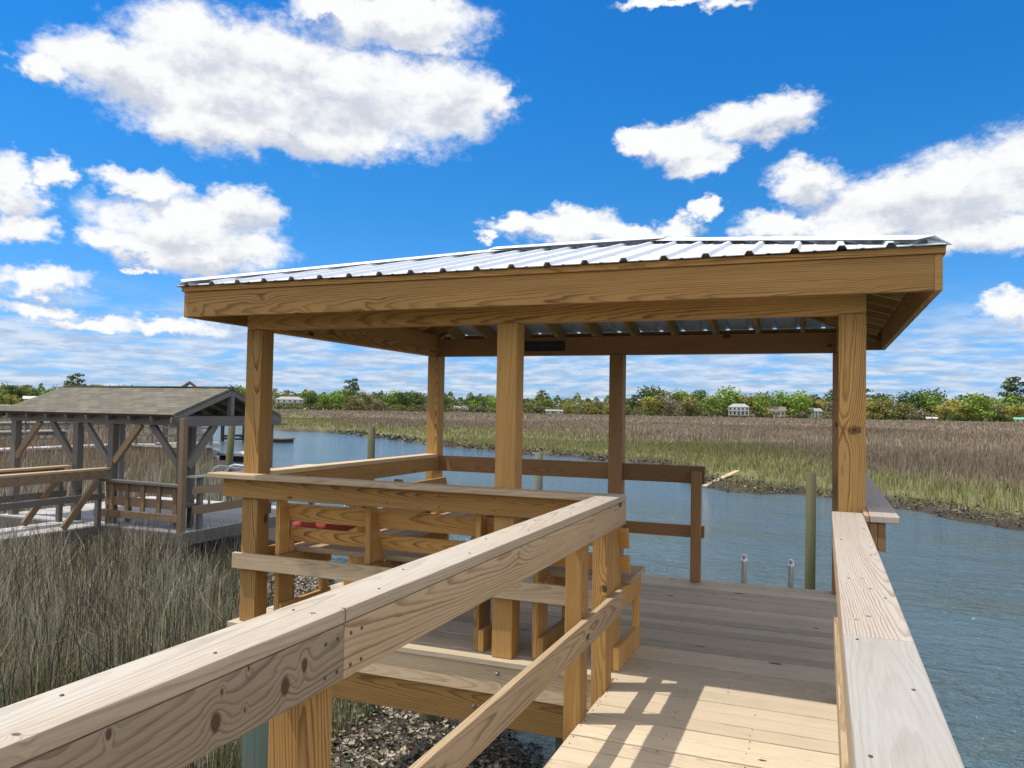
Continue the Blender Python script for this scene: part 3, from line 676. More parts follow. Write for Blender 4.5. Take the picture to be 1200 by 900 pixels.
def roof_face(p0, p1, q0, q1, name):
    """ribbed sheet over the quad eave p0-p1, ridge q0-q1 (ribs run up the slope)"""
    p0, p1, q0, q1 = map(Vector, (p0, p1, q0, q1)); E = (p1-p0); Lth = E.length; e = E.normalized()
    up = (q0-p0)-e*((q0-p0).dot(e)); nrm = e.cross(up).normalized()
    if nrm.z < 0: nrm = -nrm
    s0, s1 = (q0-p0).dot(e), (q1-p0).dot(e)
    tmax = lambda s: max(0., min(1., s/s0 if s0 > 1e-6 else 1., (Lth-s)/(Lth-s1) if Lth-s1 > 1e-6 else 1.))
    pts = [(0., 0.)]; s = .11
    while s < Lth-.05:
        for ds, hh in ((-.026, 0), (-.013, .021), (.013, .021), (.026, 0)): pts.append((s+ds, hh))
        pts += [(s+.085, .0), (s+.092, .003), (s+.104, .003), (s+.111, 0)]
        s += .2286
    pts.append((Lth, 0.)); pts += [(s0, 0.)]*(0 < s0 < Lth) + [(s1, 0.)]*(0 < s1 < Lth and s1-s0 > .01)
    pts.sort(); m = MB(); V = []; F = []
    for s_, hh in pts:
        t = tmax(s_); a = p0+e*s_; hh = min(hh, .021)
        for off in (0., -.004):
            V.append(a+nrm*(hh+off)); V.append(a+up*t+nrm*(hh+off))
    n = len(pts)
    for i in range(n-1):
        a, b = i*4, (i+1)*4
        F += [(a, b, b+1, a+1), (a+2, a+3, b+3, b+2), (a, a+2, b+2, b), (a+1, b+1, b+3, a+3)]
    F += [(0, 1, 3, 2), ((n-1)*4, (n-1)*4+2, (n-1)*4+3, (n-1)*4+1)]
    m.add(V, F, up.normalized(), e, nrm, p0, plain=True)
    return m.build(name, 'metal', pv)
c00, c10, c11, c01 = (EX0, EY0, EZ), (EX1, EY0, EZ), (EX1, EY1, EZ), (EX0, EY1, EZ); rg0, rg1 = (RX0, RY, RZ), (RX1, RY, RZ)
roof_face(c00, c10, rg0, rg1, 'roof_panel'); roof_face(c11, c01, rg1, rg0, 'roof_panel')
roof_face(c01, c00, rg0, rg0, 'roof_panel'); roof_face(c10, c11, rg1, rg1, 'roof_panel')
def cap_strip(a, b, na, nb, wd, name, lift=.03):
    """folded metal cap along a-b with its two wings lying on the slopes whose normals are na and nb"""
    a, b = Vector(a), Vector(b); d = (b-a).normalized(); m = MB(); V = []
    na, nb = Vector(na), Vector(nb)
    wa = d.cross(na).normalized(); wb = d.cross(nb).normalized()
    if wa.dot(nb-na) > 0: wa = -wa
    if wb.dot(na-nb) > 0: wb = -wb
    top = Vector((0, 0, lift+.012))
    for p in (a, b):
        V += [p+wa*wd+na*lift, p+top, p+wb*wd+nb*lift, p+wa*wd+na*(lift-.003), p+top-Vector((0, 0, .004)), p+wb*wd+nb*(lift-.003)]
    m.add(V, [(0, 6, 7, 1), (1, 7, 8, 2), (3, 4, 10, 9), (4, 5, 11, 10), (0, 3, 9, 6), (2, 8, 11, 5), (0, 1, 4, 3), (1, 2, 5, 4), (6, 9, 10, 7), (7, 10, 11, 8)], d, (0, 1, 0), (0, 0, 1), a, plain=True)
    return m.build(name, 'whitetrim', pv)
def nrm_of(p, q, r):
    n = (Vector(q)-Vector(p)).cross(Vector(r)-Vector(p)).normalized(); return n if n.z > 0 else -n
nF, nB, nL, nR = nrm_of(c00, c10, rg0), nrm_of(c11, c01, rg1), nrm_of(c01, c00, rg0), nrm_of(c10, c11, rg1)
cap_strip((RX0-.1, RY, RZ), (RX1+.04, RY, RZ), nF, nB, .165, 'ridge_cap', .046)
cap_strip(Vector(c00).lerp(Vector(rg0), .015), rg0, nF, nL, .115, 'hip_cap'); cap_strip(Vector(c10).lerp(Vector(rg1), .03), rg1, nF, nR, .115, 'hip_cap')
cap_strip(c11, rg1, nB, nR, .115, 'hip_cap'); cap_strip(c01, rg0, nB, nL, .115, 'hip_cap')
# rafters
def rafters(p0, p1, q0, q1, sp, first):
    p0, p1, q0, q1 = map(Vector, (p0, p1, q0, q1)); e = (p1-p0).normalized(); Lth = (p1-p0).length
    up = (q0-p0)-e*((q0-p0).dot(e)); s0, s1 = (q0-p0).dot(e), (q1-p0).dot(e); s = first
    while s < Lth-.3:
        t = min(1., s/s0, (Lth-s)/(Lth-s1)) - .02
        if t > .16:
            a = p0+e*s+up*.045; b = p0+e*s+up*t; dz = Vector((0, 0, -.03))
            part('rafter', 'fresh', pv, lambda m: m.beam(a+dz, b+dz, .038, .135, topalign=True), .003)
        s += sp
rafters(c00, c10, rg0, rg1, .41, .34); rafters(c11, c01, rg1, rg0, .41, .34)
rafters(c01, c00, rg0, rg0, .38, .30); rafters(c10, c11, rg1, rg1, .38, .30)
for cn, rg in ((c00, rg0), (c10, rg1), (c11, rg1), (c01, rg0)):
    a, b = Vector(cn), Vector(rg); d = b-a
    part('hip_rafter', 'fresh', pv, lambda m: m.beam(a+d*.04-Vector((0, 0, .034)), b-d*.01-Vector((0, 0, .034)), .038, .14, topalign=True), .003)
part('ridge_board', 'fresh', pv, B(RX0, RX1, RY-.019, RY+.019, RZ-.22, RZ-.035), .003)
for t in (.3, .62):
    for sgn, y_e in ((1, EY0), (-1, EY1)):
        z_ = EZ+(RZ-EZ)*t; y_ = y_e+(RY-y_e)*t; xa, xb = EX0+(RX0-EX0)*t+.08, EX1+(RX1-EX1)*t-.08
        part('purlin', 'pale', pv, B(xa, xb, y_-.044, y_+.044, z_-.024, z_-.009))

# the dark name plate on the back beam (its raised letters cannot be read)
sg = empty('name_plate', (-.76, YB-h+.02, 2.27), 'small dark plate screwed to the back roof beam between two posts', 'sign')
part('plate', 'sign', sg, B(-.985, -.55, YB-h+.002, YB-h+.018, 2.222, 2.322), .003)
def relief(m):
    x = -.955
    for w in (.038, .034, .036, .034, .036, .048, .034, .036, .03):
        y0, y1 = YB-h-.002, YB-h+.001
        m.box(x, x+.009, y0, y1, 2.245, 2.30, 'z'); m.box(x+w-.012, x+w-.004, y0, y1, 2.248+random.random()*.02, 2.30, 'z')
        zz = random.choice((2.246, 2.266, 2.29)); m.box(x+.0095, x+w-.0125, y0, y1, zz, zz+.009, 'x'); x += w+.009
part('raised_relief', 'signtext', sg, relief)

# ------------------------------------------------------------------ railings
Z0, Z1, ZC = .920, 1.061, 1.10
rl = empty('walkway_railing', (.75, -3, 0), 'near wooden railing with broad bleached cap running along the left of the walkway', 'railing')
part('cap', 'cap', rl, B(.655, .806, -9.3, -.042, ZC-.037, ZC, 'y'), .005)
part('side_board', 'rail', rl, B(.774, .804, -3.098, -.045, Z0, Z1, 'y'), BV)
part('side_board', 'rail_knotty', rl, B(.774, .804, -9.3, -3.101, Z0, Z1, 'y'), BV)
part('lower_rail', 'rail', rl, B(.774, .807, -9.3, -.11, .392, .532, 'y'), BV)
for y0, y1 in ((-.37, -.24), (-.885, -.755), (-3.235, -3.095), (-5.6, -5.46), (-8, -7.86)):
    part('post', 'post' if y0 > -3 else 'fresh', rl, B(.683, .7725, y0, y1, -.24, Z1, 'z'), .005)
rr = empty('walkway_railing', (2.05, -3, 0), 'wooden railing along the water side of the walkway, right of the sunlit boards', 'railing')
part('cap', 'cap_brown', rr, B(1.972, 2.122, -2.795, -.30, ZC-.037, ZC, 'y'), .005)
part('cap', 'cap_grey', rr, B(1.972, 2.122, -9.3, -2.798, ZC-.037, ZC, 'y'), .005)
part('side_board', 'rail', rr, B(1.976, 2.008, -9.3, -.305, Z0, Z1, 'y'), BV)
part('lower_rail', 'rail', rr, B(1.985, 2.02, -9.3, -.24, .392, .532, 'y'), BV)
for y0 in (-.9, -3.2, -5.6, -8): part('post', 'post', rr, B(2.037, 2.12, y0, y0+.09, -.24, Z1, 'z'), .005)
fr = empty('front_railing', (-.8, -.1, 0), 'railing with pale cap and two boards across the front left of the pavilion', 'railing')
part('cap', 'pale', fr, B(-2.335, .652, -.212, -.073, ZC-.037, ZC), .005)
part('side_board', 'fresh', fr, B(-2.27, .682, -.110, -.073, Z0, Z1), BV)
part('lower_rail', 'pale', fr, B(-2.172, .68, -.110, -.073, .392, .508), BV)
sl = empty('side_railing', (-2.05, 1.4, 0), 'railing between the two left posts of the pavilion', 'railing')
part('cap', 'pale', sl, B(-2.125, -1.985, .074, YB-h-.003, ZC-.027, ZC+.01, 'y'), .005)
part('side_board', 'fresh', sl, B(-2.022, -1.987, .074, YB-h-.003, .935, ZC-.029, 'y'), BV)
part('lower_rail', 'fresh', sl, B(-2.022, -1.987, .074, YB-h-.003, .42, .535, 'y'), BV)
part('post', 'fresh', sl, B(-2.115, -2.026, 1.42, 1.51, .001, ZC-.03, 'z'), .004)
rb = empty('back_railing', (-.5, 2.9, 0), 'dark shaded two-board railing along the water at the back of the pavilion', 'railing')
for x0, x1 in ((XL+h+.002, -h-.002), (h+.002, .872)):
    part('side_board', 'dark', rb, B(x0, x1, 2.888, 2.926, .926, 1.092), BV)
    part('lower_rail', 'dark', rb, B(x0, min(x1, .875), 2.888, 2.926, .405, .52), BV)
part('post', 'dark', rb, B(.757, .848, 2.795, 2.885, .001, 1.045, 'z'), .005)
sr = empty('side_railing', (2.2, 1.3, 0), 'railing with shaded cap outside the right pavilion post, over open water', 'railing')
part('cap', 'cap_brown', sr, B(2.152, 2.290, -.40, 2.99, ZC-.035, ZC+.001, 'y'), .005)
part('cap_end', 'rail', sr, B(2.126, 2.150, -.40, -.075, ZC-.035, ZC, 'y'), .004)
part('side_board', 'dark', sr, B(2.190, 2.226, -.385, 2.95, Z0, Z1, 'y'), BV)
part('side_board', 'dark', sr, B(2.152, 2.188, -.385, 2.95, Z0, Z1, 'y'), BV)
part('lower_rail', 'dark', sr, B(2.152, 2.188, -.1, 2.95, .39, .53, 'y'), BV)

screws(rl, [(.70+.07*(k % 2), -4.4+.3*k+random.uniform(-.03, .03), ZC-.0003) for k in range(15)], (0, 0, 1), .0038, 'screw')
screws(rl, [(.8037, y+dy, z) for y in (-.30, -.82, -3.16, -3.05) for dy in (-.02, .03) for z in (Z0+.03, Z1-.03)], (1, 0, 0), .005, 'screw')
screws(rr, [(2.0+.09*(k % 2)+random.uniform(-.01, .01), -4.2+.36*k+random.uniform(-.09, .09), ZC-.0003) for k in range(10)], (0, 0, 1), .0035, 'screw')
screws(fr, [(-2.05+.4*k, -.1098, z) for k in range(7) for z in (Z0+.03, Z1-.03)], (0, -1, 0), .005, 'screw')
rp_ = []
for tt in (.07, .40, .72):
    for k in range(21):
        x = EX0+.11+.2286*k-.045; 
        if RX0-(1-tt)*(RX0-EX0)+.15 < x < RX1+(1-tt)*(EX1-RX1)-.15: rp_.append((x, EY0+(RY-EY0)*tt, EZ+(RZ-EZ)*tt+.0005))
screws(pv, rp_, nF, .009, 'steel')
# ------------------------------------------------------------------ benches
def bench_support(parent, place):
    """one support: tapered back leg, floor runner, seat bearer and front leg; place maps (across, depth, z)"""
    def hx(m, pts8, L): m.hexa([place(*p) for p in pts8], L, place(1, 0, 0)-place(0, 0, 0), place(0, 1, 0)-place(0, 0, 0))
    def leg(m):
        hx(m, [(0, .005, .002), (.04, .005, .002), (.04, .20, .002), (0, .20, .002), (0, .005, .50), (.04, .005, .50), (.04, .20, .50), (0, .20, .50)], (0, 0, 1))
        hx(m, [(0, .005, .501), (.04, .005, .501), (.04, .20, .501), (0, .20, .501), (0, .005, .905), (.04, .005, .905), (.04, .085, .905), (0, .085, .905)], (0, 0, 1))
    l = MB(); leg(l); l.build('back_leg', 'post', parent, .003)
    dp = place(0, 1, 0)-place(0, 0, 0)
    for nm, d0, d1, z0, z1, a0, a1, L in (('runner', -.01, .62, .002, .142, .042, .08, dp), ('seat_bearer', .02, .62, .36, .49, .042, .08, dp), ('front_leg', .50, .59, .143, .359, .042, .08, (0, 0, 1))):
        l = MB(); hx(l, [(a0, d0, z0), (a1, d0, z0), (a1, d1, z0), (a0, d1, z0), (a0, d0, z1), (a1, d0, z1), (a1, d1, z1), (a0, d1, z1)], L); l.build(nm, 'fresh', parent, .003)
def make_bench(org, X, Y, length, sup, label):
    t = empty('bench', org, label, 'bench'); o = Vector(org); X, Y = Vector(X), Vector(Y)
    place = lambda a, d, z: o+X*a+Y*d+Vector((0, 0, z))
    for s_ in sup: bench_support(t, lambda a, d, z, s_=s_: place(s_+a, d, z))
    def slat(nm, d0, d1, z0, z1, d2, d3, mat):
        l = MB(); a0, a1 = 0, length
        l.hexa([place(a0, d0, z0), place(a1, d0, z0), place(a1, d1, z0), place(a0, d1, z0), place(a0, d2, z1), place(a1, d2, z1), place(a1, d3, z1), place(a0, d3, z1)], X, Vector((0, 0, 1)), Y)
        l.build(nm, mat, t, .004)
    slat('back_slat', .176, .214, .575, .685, .142, .180, 'fresh')
    slat('back_slat', .128, .166, .735, .868, .092, .130, 'fresh')
    for k in range(3): slat('seat_slat', .215+k*.15, .357+k*.15, .492, .53, .215+k*.15, .357+k*.15, 'rail')
    return t
make_bench((-1.92, 0, 0), (1, 0, 0), (0, 1, 0), 2.70, (.05, .83, 1.685, 2.10, 2.60), 'long slatted bench facing the water behind the front railing')
make_bench((-1.98, 2.8, 0), (0, -1, 0), (1, 0, 0), 1.75, (.06, .85, 1.62), 'slatted bench along the left side of the pavilion')
def cushion():
    m = MB(); x0, x1, y0, y1, z0, z1 = -2.02, -1.66, .40, .86, .56, .70
    xs = np.linspace(0, 1, 9); V = []; F = []
    for s_ in (0, 1):
        for i in xs:
            for j in xs:
                pf = (1-abs(2*i-1)**4)*(1-abs(2*j-1)**4)
                V.append((x0+(x1-x0)*i, y0+(y1-y0)*j, (z0+z1)/2+(1 if s_ else -1)*(z1-z0)/2*(.25+.75*pf**.5)+.006*math.sin(i*23)*math.cos(j*19)))
    n = 9
    for i in range(n-1):
        for j in range(n-1):
            a = i*n+j; F.append((a, a+1, a+n+1, a+n)); a += n*n; F.append((a, a+n, a+n+1, a+1))
    ring = [i for i in range(n)]+[i*n+n-1 for i in range(1, n)]+[n*n-1-i for i in range(1, n)]+[(n-1-i)*n for i in range(1, n-1)]
    for k in range(len(ring)):
        a, b = ring[k], ring[(k+1) % len(ring)]; F.append((b, a, a+n*n, b+n*n))
    m.add(V, F, (1, 0, 0), (0, 1, 0), (0, 0, 1), (x0, y0, z0), smooth=True, plain=True)
    o = m.build('cushion', 'red', None, 0, (-1.84, .63, .56)); o.location.z = .53+.052; tag(o, 'faded red cushion at the left corner behind the bench back', 'cushion')
cushion()

# swim ladder: two rounded rails show over the edge of the floor
ld = empty('swim_ladder', (1.44, 3.08, 0), 'aluminium swim ladder with two rounded handrail tops at the far edge', 'ladder')
for lx, top in ((1.23, .235), (1.655, .225)):
    part('side_rail', 'alu', ld, lambda m: m.tube([(lx, 3.06, -2.3), (lx, 3.06, top-.05), (lx, 3.058, top)], .028, 12)); part('rail_cap', 'alu', ld, lambda m: m.tube([(lx, 3.058, top+.0005), (lx, 3.056, top+.014), (lx, 3.054, top+.022)], .0275, 12, .012))
for k in range(6): part('rung', 'alu', ld, lambda m: m.tube([(1.26, 3.06, -.25-.3*k), (1.63, 3.06, -.25-.3*k)], .018, 8))

# free standing pilings in the creek
PL = 'pilings standing in the creek'
pile('thick green piling in the water close behind the platform, left of the right post', 1.735, 8.8, -3.2, .67, .082, 'pile', None, (.02, 0))
pile('green piling alone in the creek left of the left back post', -9.9, 14.25, -3.2, 1.06, .11, 'pile', None)
pile('short grey-green piling showing behind the back railing by the middle post', -4.75, 13.9, -3.2, .53, .105, 'pile_grey', None)
pile('tall leaning green piling beside the brown-posted neighbouring shelter', -15.1, 14.3, -3.2, 1.3, .11, 'pile', None, (.22, 0))
dp_ = MB(); dp_.beam((-3.25, 32.9, -1.86), (-1.95, 35.0, -1.22), .28, .07); o = dp_.build('drift_plank', 'pale', None, .004, (-2.6, 34.1, -1.9)); tag(o, 'pale washed up plank slanting on the far oyster point', 'plank')
# ------------------------------------------------------------------ the neighbours' dock
NZ = -.76
nd = empty('neighbour_deck', (-11.5, 8, NZ), 'grey plank deck under the shingled shelter', 'deck')
part('floor_boards', 'greydeck', nd, lambda m: boards(m, -14.0, -9.0, 6.42, 10.4, NZ, .14, .01, .04))
part('rim_board', 'grey', nd, B(-14.0, -9.0, 6.36, 6.40, NZ-.24, NZ-.02))
part('rim_board', 'grey', nd, B(-9.0, -8.96, 6.36, 10.4, NZ-.24, NZ-.02, 'y'))
for x in (-13.7, -11.6, -9.3):
    for y in (6.7, 10.1):
        part('pile', 'grey', nd, lambda m: m.tube([(x, y, -2.4), (x, y, NZ-.05)], .1, 10))
ns = empty('shingled_shelter', (-11.6, 7.95, NZ), 'weathered open shelter with tan shingled gable roof and knee-braced posts', 'shelter')
NX0, NX1, NY0, NY1, NE, NR = -14.05, -9.30, 6.35, 9.52, 1.40, 1.96; NYM = (NY0+NY1)/2
for x, y in ((-13.8, 6.62), (-12.0, 6.62), (-11.05, 6.62), (-9.42, 6.75), (-13.8, 9.25), (-11.6, 9.25), (-9.42, 9.25)):
    part('post', 'grey', ns, B(x-.07, x+.07, y-.07, y+.07, NZ+.001, NE-.21, 'z'), .006)
part('lighter_post', 'brown', ns, B(-9.13, -9.02, 6.37, 6.48, -1.7, NE-.06, 'z'), .005)['label'] = 'newer brown front corner post'
part('beam', 'grey', ns, B(NX0+.15, NX1-.05, 6.55, 6.69, NE-.205, NE-.02), .005)
part('beam', 'grey', ns, B(NX0+.15, NX1-.05, 9.18, 9.32, NE-.205, NE-.02), .005)
part('tie_beam', 'grey', ns, B(-9.40, -9.26, 6.4, 9.45, NE-.225, NE-.03, 'y'), .005)
part('tie_beam', 'grey', ns, B(-13.87, -13.73, 6.7, 9.17, NE-.2, NE-.03, 'y'), .005)
for x, s_ in ((-13.8, 1), (-12.0, -1), (-11.05, 1), (-11.05, -1), (-9.42, -1)):
    y = 6.62 if x < -9.5 else 6.75
    part('brace', 'brown' if x in (-11.05, -13.8) and s_ > 0 else 'grey', ns, lambda m: m.beam((x+s_*.07, y-.02, NE-.95), (x+s_*.74, y-.02, NE-.2), .08, .12), .004)
part('brace', 'grey', ns, lambda m: m.beam((-9.33, 6.80, NE-1.0), (-9.33, 7.5, NE-.2), .09, .14), .004)
part('brace', 'grey', ns, lambda m: m.beam((-9.33, 9.2, NE-1.0), (-9.33, 8.5, NE-.2), .09, .14), .004)
part('king_post', 'grey', ns, B(-9.38, -9.28, NYM-.05, NYM+.05, NE-.02, NR-.12, 'z'), .004)
def nroof(sgn):
    y0 = NYM+sgn*(NYM-NY0); m = MB(); d = Vector((0, NYM-y0, NR-NE)); n = Vector((1, 0, 0)).cross(d).normalized()
    if n.z < 0: n = -n
    V = []
    for p in ((NX0, y0, NE), (NX1, y0, NE), (NX1, NYM, NR), (NX0, NYM, NR)): V += [Vector(p), Vector(p)-n*.045]
    m.add(V, [(0, 2, 4, 6), (1, 7, 5, 3), (0, 1, 3, 2), (2, 3, 5, 4), (4, 5, 7, 6), (6, 7, 1, 0)], (1, 0, 0), d.normalized(), n, (NX0, y0, NE), plain=True)
    return m.build('roof', 'shingle', ns)
nroof(-1); nroof(1)
part('ridge_cap', 'shingle', ns, lambda m: m.box(NX0, NX1, NYM-.08, NYM+.08, NR-.012, NR+.014))
for sgn in (-1, 1):
    y0 = NYM+sgn*(NYM-NY0)
    for x in (NX0+.02, NX1-.02):
        part('barge_board', 'grey', ns, lambda m: m.beam((x, y0, NE-.06), (x, NYM, NR-.065), .04, .10, topalign=True, plumb=True), .003)
    for k in range(8):
        x = NX0+.3+k*.56
        part('rafter', 'grey', ns, lambda m: m.beam((x, y0, NE-.055), (x, NYM-sgn*-.03, NR-.06), .045, .10, topalign=True))
nb_ = empty('neighbour_bench', (-10.3, 6.5, NZ), 'brown slat-backed bench at the front edge of the shingled shelter', 'bench')
part('back_rail', 'grey', nb_, lambda m: m.beam((-11.2, 6.5, NZ+.86), (-9.15, 6.5, NZ+.83), .16, .05), .004)
part('back_board', 'brown', nb_, B(-11.1, -9.2, 6.52, 6.55, NZ+.66, NZ+.82))
part('back_board', 'brown', nb_, B(-11.1, -9.2, 6.52, 6.55, NZ+.38, NZ+.55))
for k in range(5): part('slat', 'brown', nb_, B(-10.95+k*.4, -10.86+k*.4, 6.48, 6.518, NZ+.3, NZ+.82, 'z'))
part('seat', 'grey', nb_, B(-11.1, -9.2, 6.56, 7.0, NZ+.40, NZ+.45))
part('base_board', 'brown', nb_, B(-11.3, -9.15, 6.43, 6.47, NZ+.16, NZ+.30), .004)
for x in (-11.0, -9.4):
    part('leg', 'grey', nb_, B(x, x+.09, 6.56, 6.65, NZ, NZ+.40, 'z')); part('leg', 'grey', nb_, B(x, x+.09, 6.9, 6.99, NZ, NZ+.40, 'z'))
nr_ = empty('neighbour_railing', (-9, 8.3, NZ), 'grey and brown railing at the water end of the shingled shelter', 'railing')
for y in (6.8, 8.7, 10.3): part('post', 'grey', nr_, B(-9.09, -9.0, y, y+.09, NZ, NZ+.98, 'z'), .004)
part('rail', 'brown', nr_, B(-9.0, -8.96, 6.6, 10.35, NZ+.30, NZ+.46, 'y'), .004); part('rail', 'brown', nr_, B(-9.0, -8.96, 6.6, 10.35, NZ+.68, NZ+.82, 'y'), .004)
part('cap', 'greydeck', nr_, B(-9.14, -8.95, 6.6, 10.38, NZ+.985, NZ+1.02, 'y'), .004)
gw = empty('gangway_handrail', (-10.6, 9.9, NZ), 'silver tube handrail of the gangway behind the neighbouring bench', 'handrail')
for y in (9.75, 10.25):
    part('tube_rail', 'alu', gw, lambda m: m.tube([(-11.5, y, NZ+.02), (-11.45, y, NZ+.75), (-11.35, y, NZ+.88), (-11.2, y, NZ+.92), (-8.0, y, NZ+.72), (-6.6, y, NZ+.45)], .03, 8))
    part('tube_rail', 'alu', gw, lambda m: m.tube([(-11.46, y, NZ+.45), (-8.0, y, NZ+.30), (-6.6, y, NZ+.05)], .025, 8))
rp = empty('neighbour_walkway', (-11.65, 0, NZ), 'grey walkway with brown capped rails leading to the shingled shelter', 'walkway')
part('floor_boards', 'greydeck', rp, lambda m: boards(m, -12.2, -11.1, -14, 6.35, NZ, .14, .01, .04))
part('rim_board', 'grey', rp, B(-11.1, -11.06, -14, 6.35, NZ-.22, NZ-.02, 'y')); part('rim_board', 'grey', rp, B(-12.24, -12.2, -14, 6.35, NZ-.22, NZ-.02, 'y'))
for x in (-11.1, -12.14):
    xs = 1 if x > -12 else -1
    part('cap', 'rail', rp, B(x-.06, x+.14, -14, 6.5, NZ+1.06, NZ+1.10, 'y'), .004)
    part('side_board', 'brown', rp, B(x+.10 if xs > 0 else x-.06, x+.137 if xs > 0 else x-.023, -14, 6.45, NZ+.90, NZ+1.058, 'y'), .004)
    part('lower_rail', 'grey', rp, B(x+.092, x+.128, -14, 6.4, NZ+.5, NZ+.62, 'y'), .004)
    for y in (6.28, 4.2, 2.1, 0, -2.1, -4.2, -6.3): part('post', 'grey', rp, B(x, x+.09, y, y+.09, NZ-.3, NZ+1.058, 'z'), .004)
    for y in (6.2, 4.1): part('brace', 'brown', rp, lambda m: m.beam((x+.16, y-.7, NZ+.05), (x+.16, y, NZ+.88), .06, .12), .004)
for y in (5.6, 2.5, -.6, -3.8):
    for x in (-11.2, -12.1): part('pile', 'grey', rp, lambda m: m.tube([(x, y, -2.2), (x, y, NZ-.04)], .1, 10))

# ------------------------------------------------------------------ docks further off on the left marsh
def far_dock(label, x0, x1, y0, y1, z, rails=True, ax='y'):
    t = empty('distant_dock', ((x0+x1)/2, (y0+y1)/2, z), label, 'dock')
    part('planks', 'greydeck', t, B(x0, x1, y0, y1, z-.12, z, ax)); part('stringer', 'grey', t, B(x0+.1, x1-.1, y0+.1, y1-.1, z-.38, z-.121, ax))
    n = int(max(y1-y0, x1-x0)/3.2)
    pm, rm = MB(), MB()
    for k in range(n+1):
        f = k/n
        for e in (0, 1):
            if ax == 'y': x, y = (x0+.1 if e == 0 else x1-.1), y0+.15+(y1-y0-.3)*f
            else: x, y = x0+.15+(x1-x0-.3)*f, (y0+.1 if e == 0 else y1-.1)
            part('pile', 'grey', t, B(x-.1, x+.1, y-.1, y+.1, -2.3, z-.121, 'z'))
            if rails: part('rail_post', 'grey', t, B(x-.05, x+.05, y-.05, y+.05, z+.001, z+.98, 'z'))
    if rails:
        for e in (0, 1):
            for zz in (.5, .98):
                if ax == 'y':
                    x = x0+.1 if e == 0 else x1-.1; part('rail', 'grey', t, B(x-.05, x+.05, y0, y1, z+zz+.002, z+zz+.08, 'y'))
                else:
                    y = y0+.1 if e == 0 else y1-.1; part('rail', 'grey', t, B(x0, x1, y-.05, y+.05, z+zz+.002, z+zz+.08, 'x'))
    return t
far_dock('long pale dock walkway seen under the shingled roof, nearest of the marsh docks', -37.8, -36.4, 8, 31.2, -.85, False)
far_dock('railed dock walkway in the marsh behind the nearest pale one', -56.5, -55.1, 20, 41, -.7, True)
far_dock('farthest pale dock walkway across the left marsh', -77.2, -75.6, 30, 66, -.6, True)
far_dock('short cross dock with rails leading to the dark gable shelter', -36.3, -31.5, 30.2, 31.6, -.85, True, 'x')
gs = empty('dark_gable_shelter', (-33.6, 31.8, -.85), 'small dark gable-roofed dock shelter rising behind the shingled roof', 'shelter')
for x in (-34.9, -32.3):
    for y in (31.9, 34.4): part('post', 'grey', gs, B(x-.1, x+.1, y-.1, y+.1, -2.4, 1.75, 'z'))
def gable(sg_):
    def f(m):
        n = 1 if sg_ > 0 else -1
        a = Vector((-33.6+n*1.75, 31.5, 1.72)); b = Vector((-33.6, 31.5, 2.98)); d = Vector((0, 3.3, 0)); t = Vector((0, 0, -.13))
        m.hexa([a+t, b+t, b+t+d, a+t+d, a, b, b+d, a+d], (0, 1, 0), (1, 0, .5), (0, 0, 1))
    return f
part('roof', 'hroof_brown', gs, gable(-1)); part('roof', 'hroof_brown', gs, gable(1))
for y in (31.9, 34.4): part('tie_beam', 'grey', gs, B(-35.1, -32.1, y-.06, y+.06, 1.6, 1.76))
part('floor', 'greydeck', gs, B(-35.4, -31.8, 31.62, 35.0, -1.0, -.85))
gs.rotation_euler = (0, 0, .76)
for z_ in (-.35, .1): part('rail', 'grey', gs, B(-35.0, -32.2, 31.78, 31.84, z_, z_+.1))
bf = empty('floating_dock', (-27.5, 27.6, WATER), 'low pale floating dock below the dark gable shelter at the creek edge', 'dock')
part('top', 'greydeck', bf, B(-33, -30.6, 33.6, 35.8, -1.55, -1.4)); part('float', 'black', bf, B(-32.9, -30.7, 33.7, 35.7, -2.1, -1.551))
bl = empty('boat_lift', (-50, 56, WATER), 'dark steel boat lift frame standing in the creek beside the left post', 'boat lift')
for x in (-51.4, -48.6):
    for y in (54.5, 57.5): part('leg', 'black', bl, B(x-.12, x+.12, y-.12, y+.12, -2.8, 1.25, 'z'))
for y in (54.5, 57.5): part('top_beam', 'grey', bl, B(-53.5, -46.5, y-.12, y+.12, -.30, -.12)); part('cradle', 'black', bl, B(-51.2, -48.8, y-.1, y+.1, -1.75, -1.55))
for x in (-51.0, -49.0): part('bunk', 'black', bl, B(x-.12, x+.12, 54.2, 57.8, -1.5, -1.3, 'y'))
fl = empty('swim_float', (-46, 56.5, WATER), 'small dark float lying in the creek right of the left front post', 'float')
part('float', 'black', fl, B(-47.0, -45.2, 55.6, 57.2, -2.0, -1.62)); part('top', 'brown', fl, B(-47.1, -45.1, 55.5, 57.3, -1.62, -1.5))

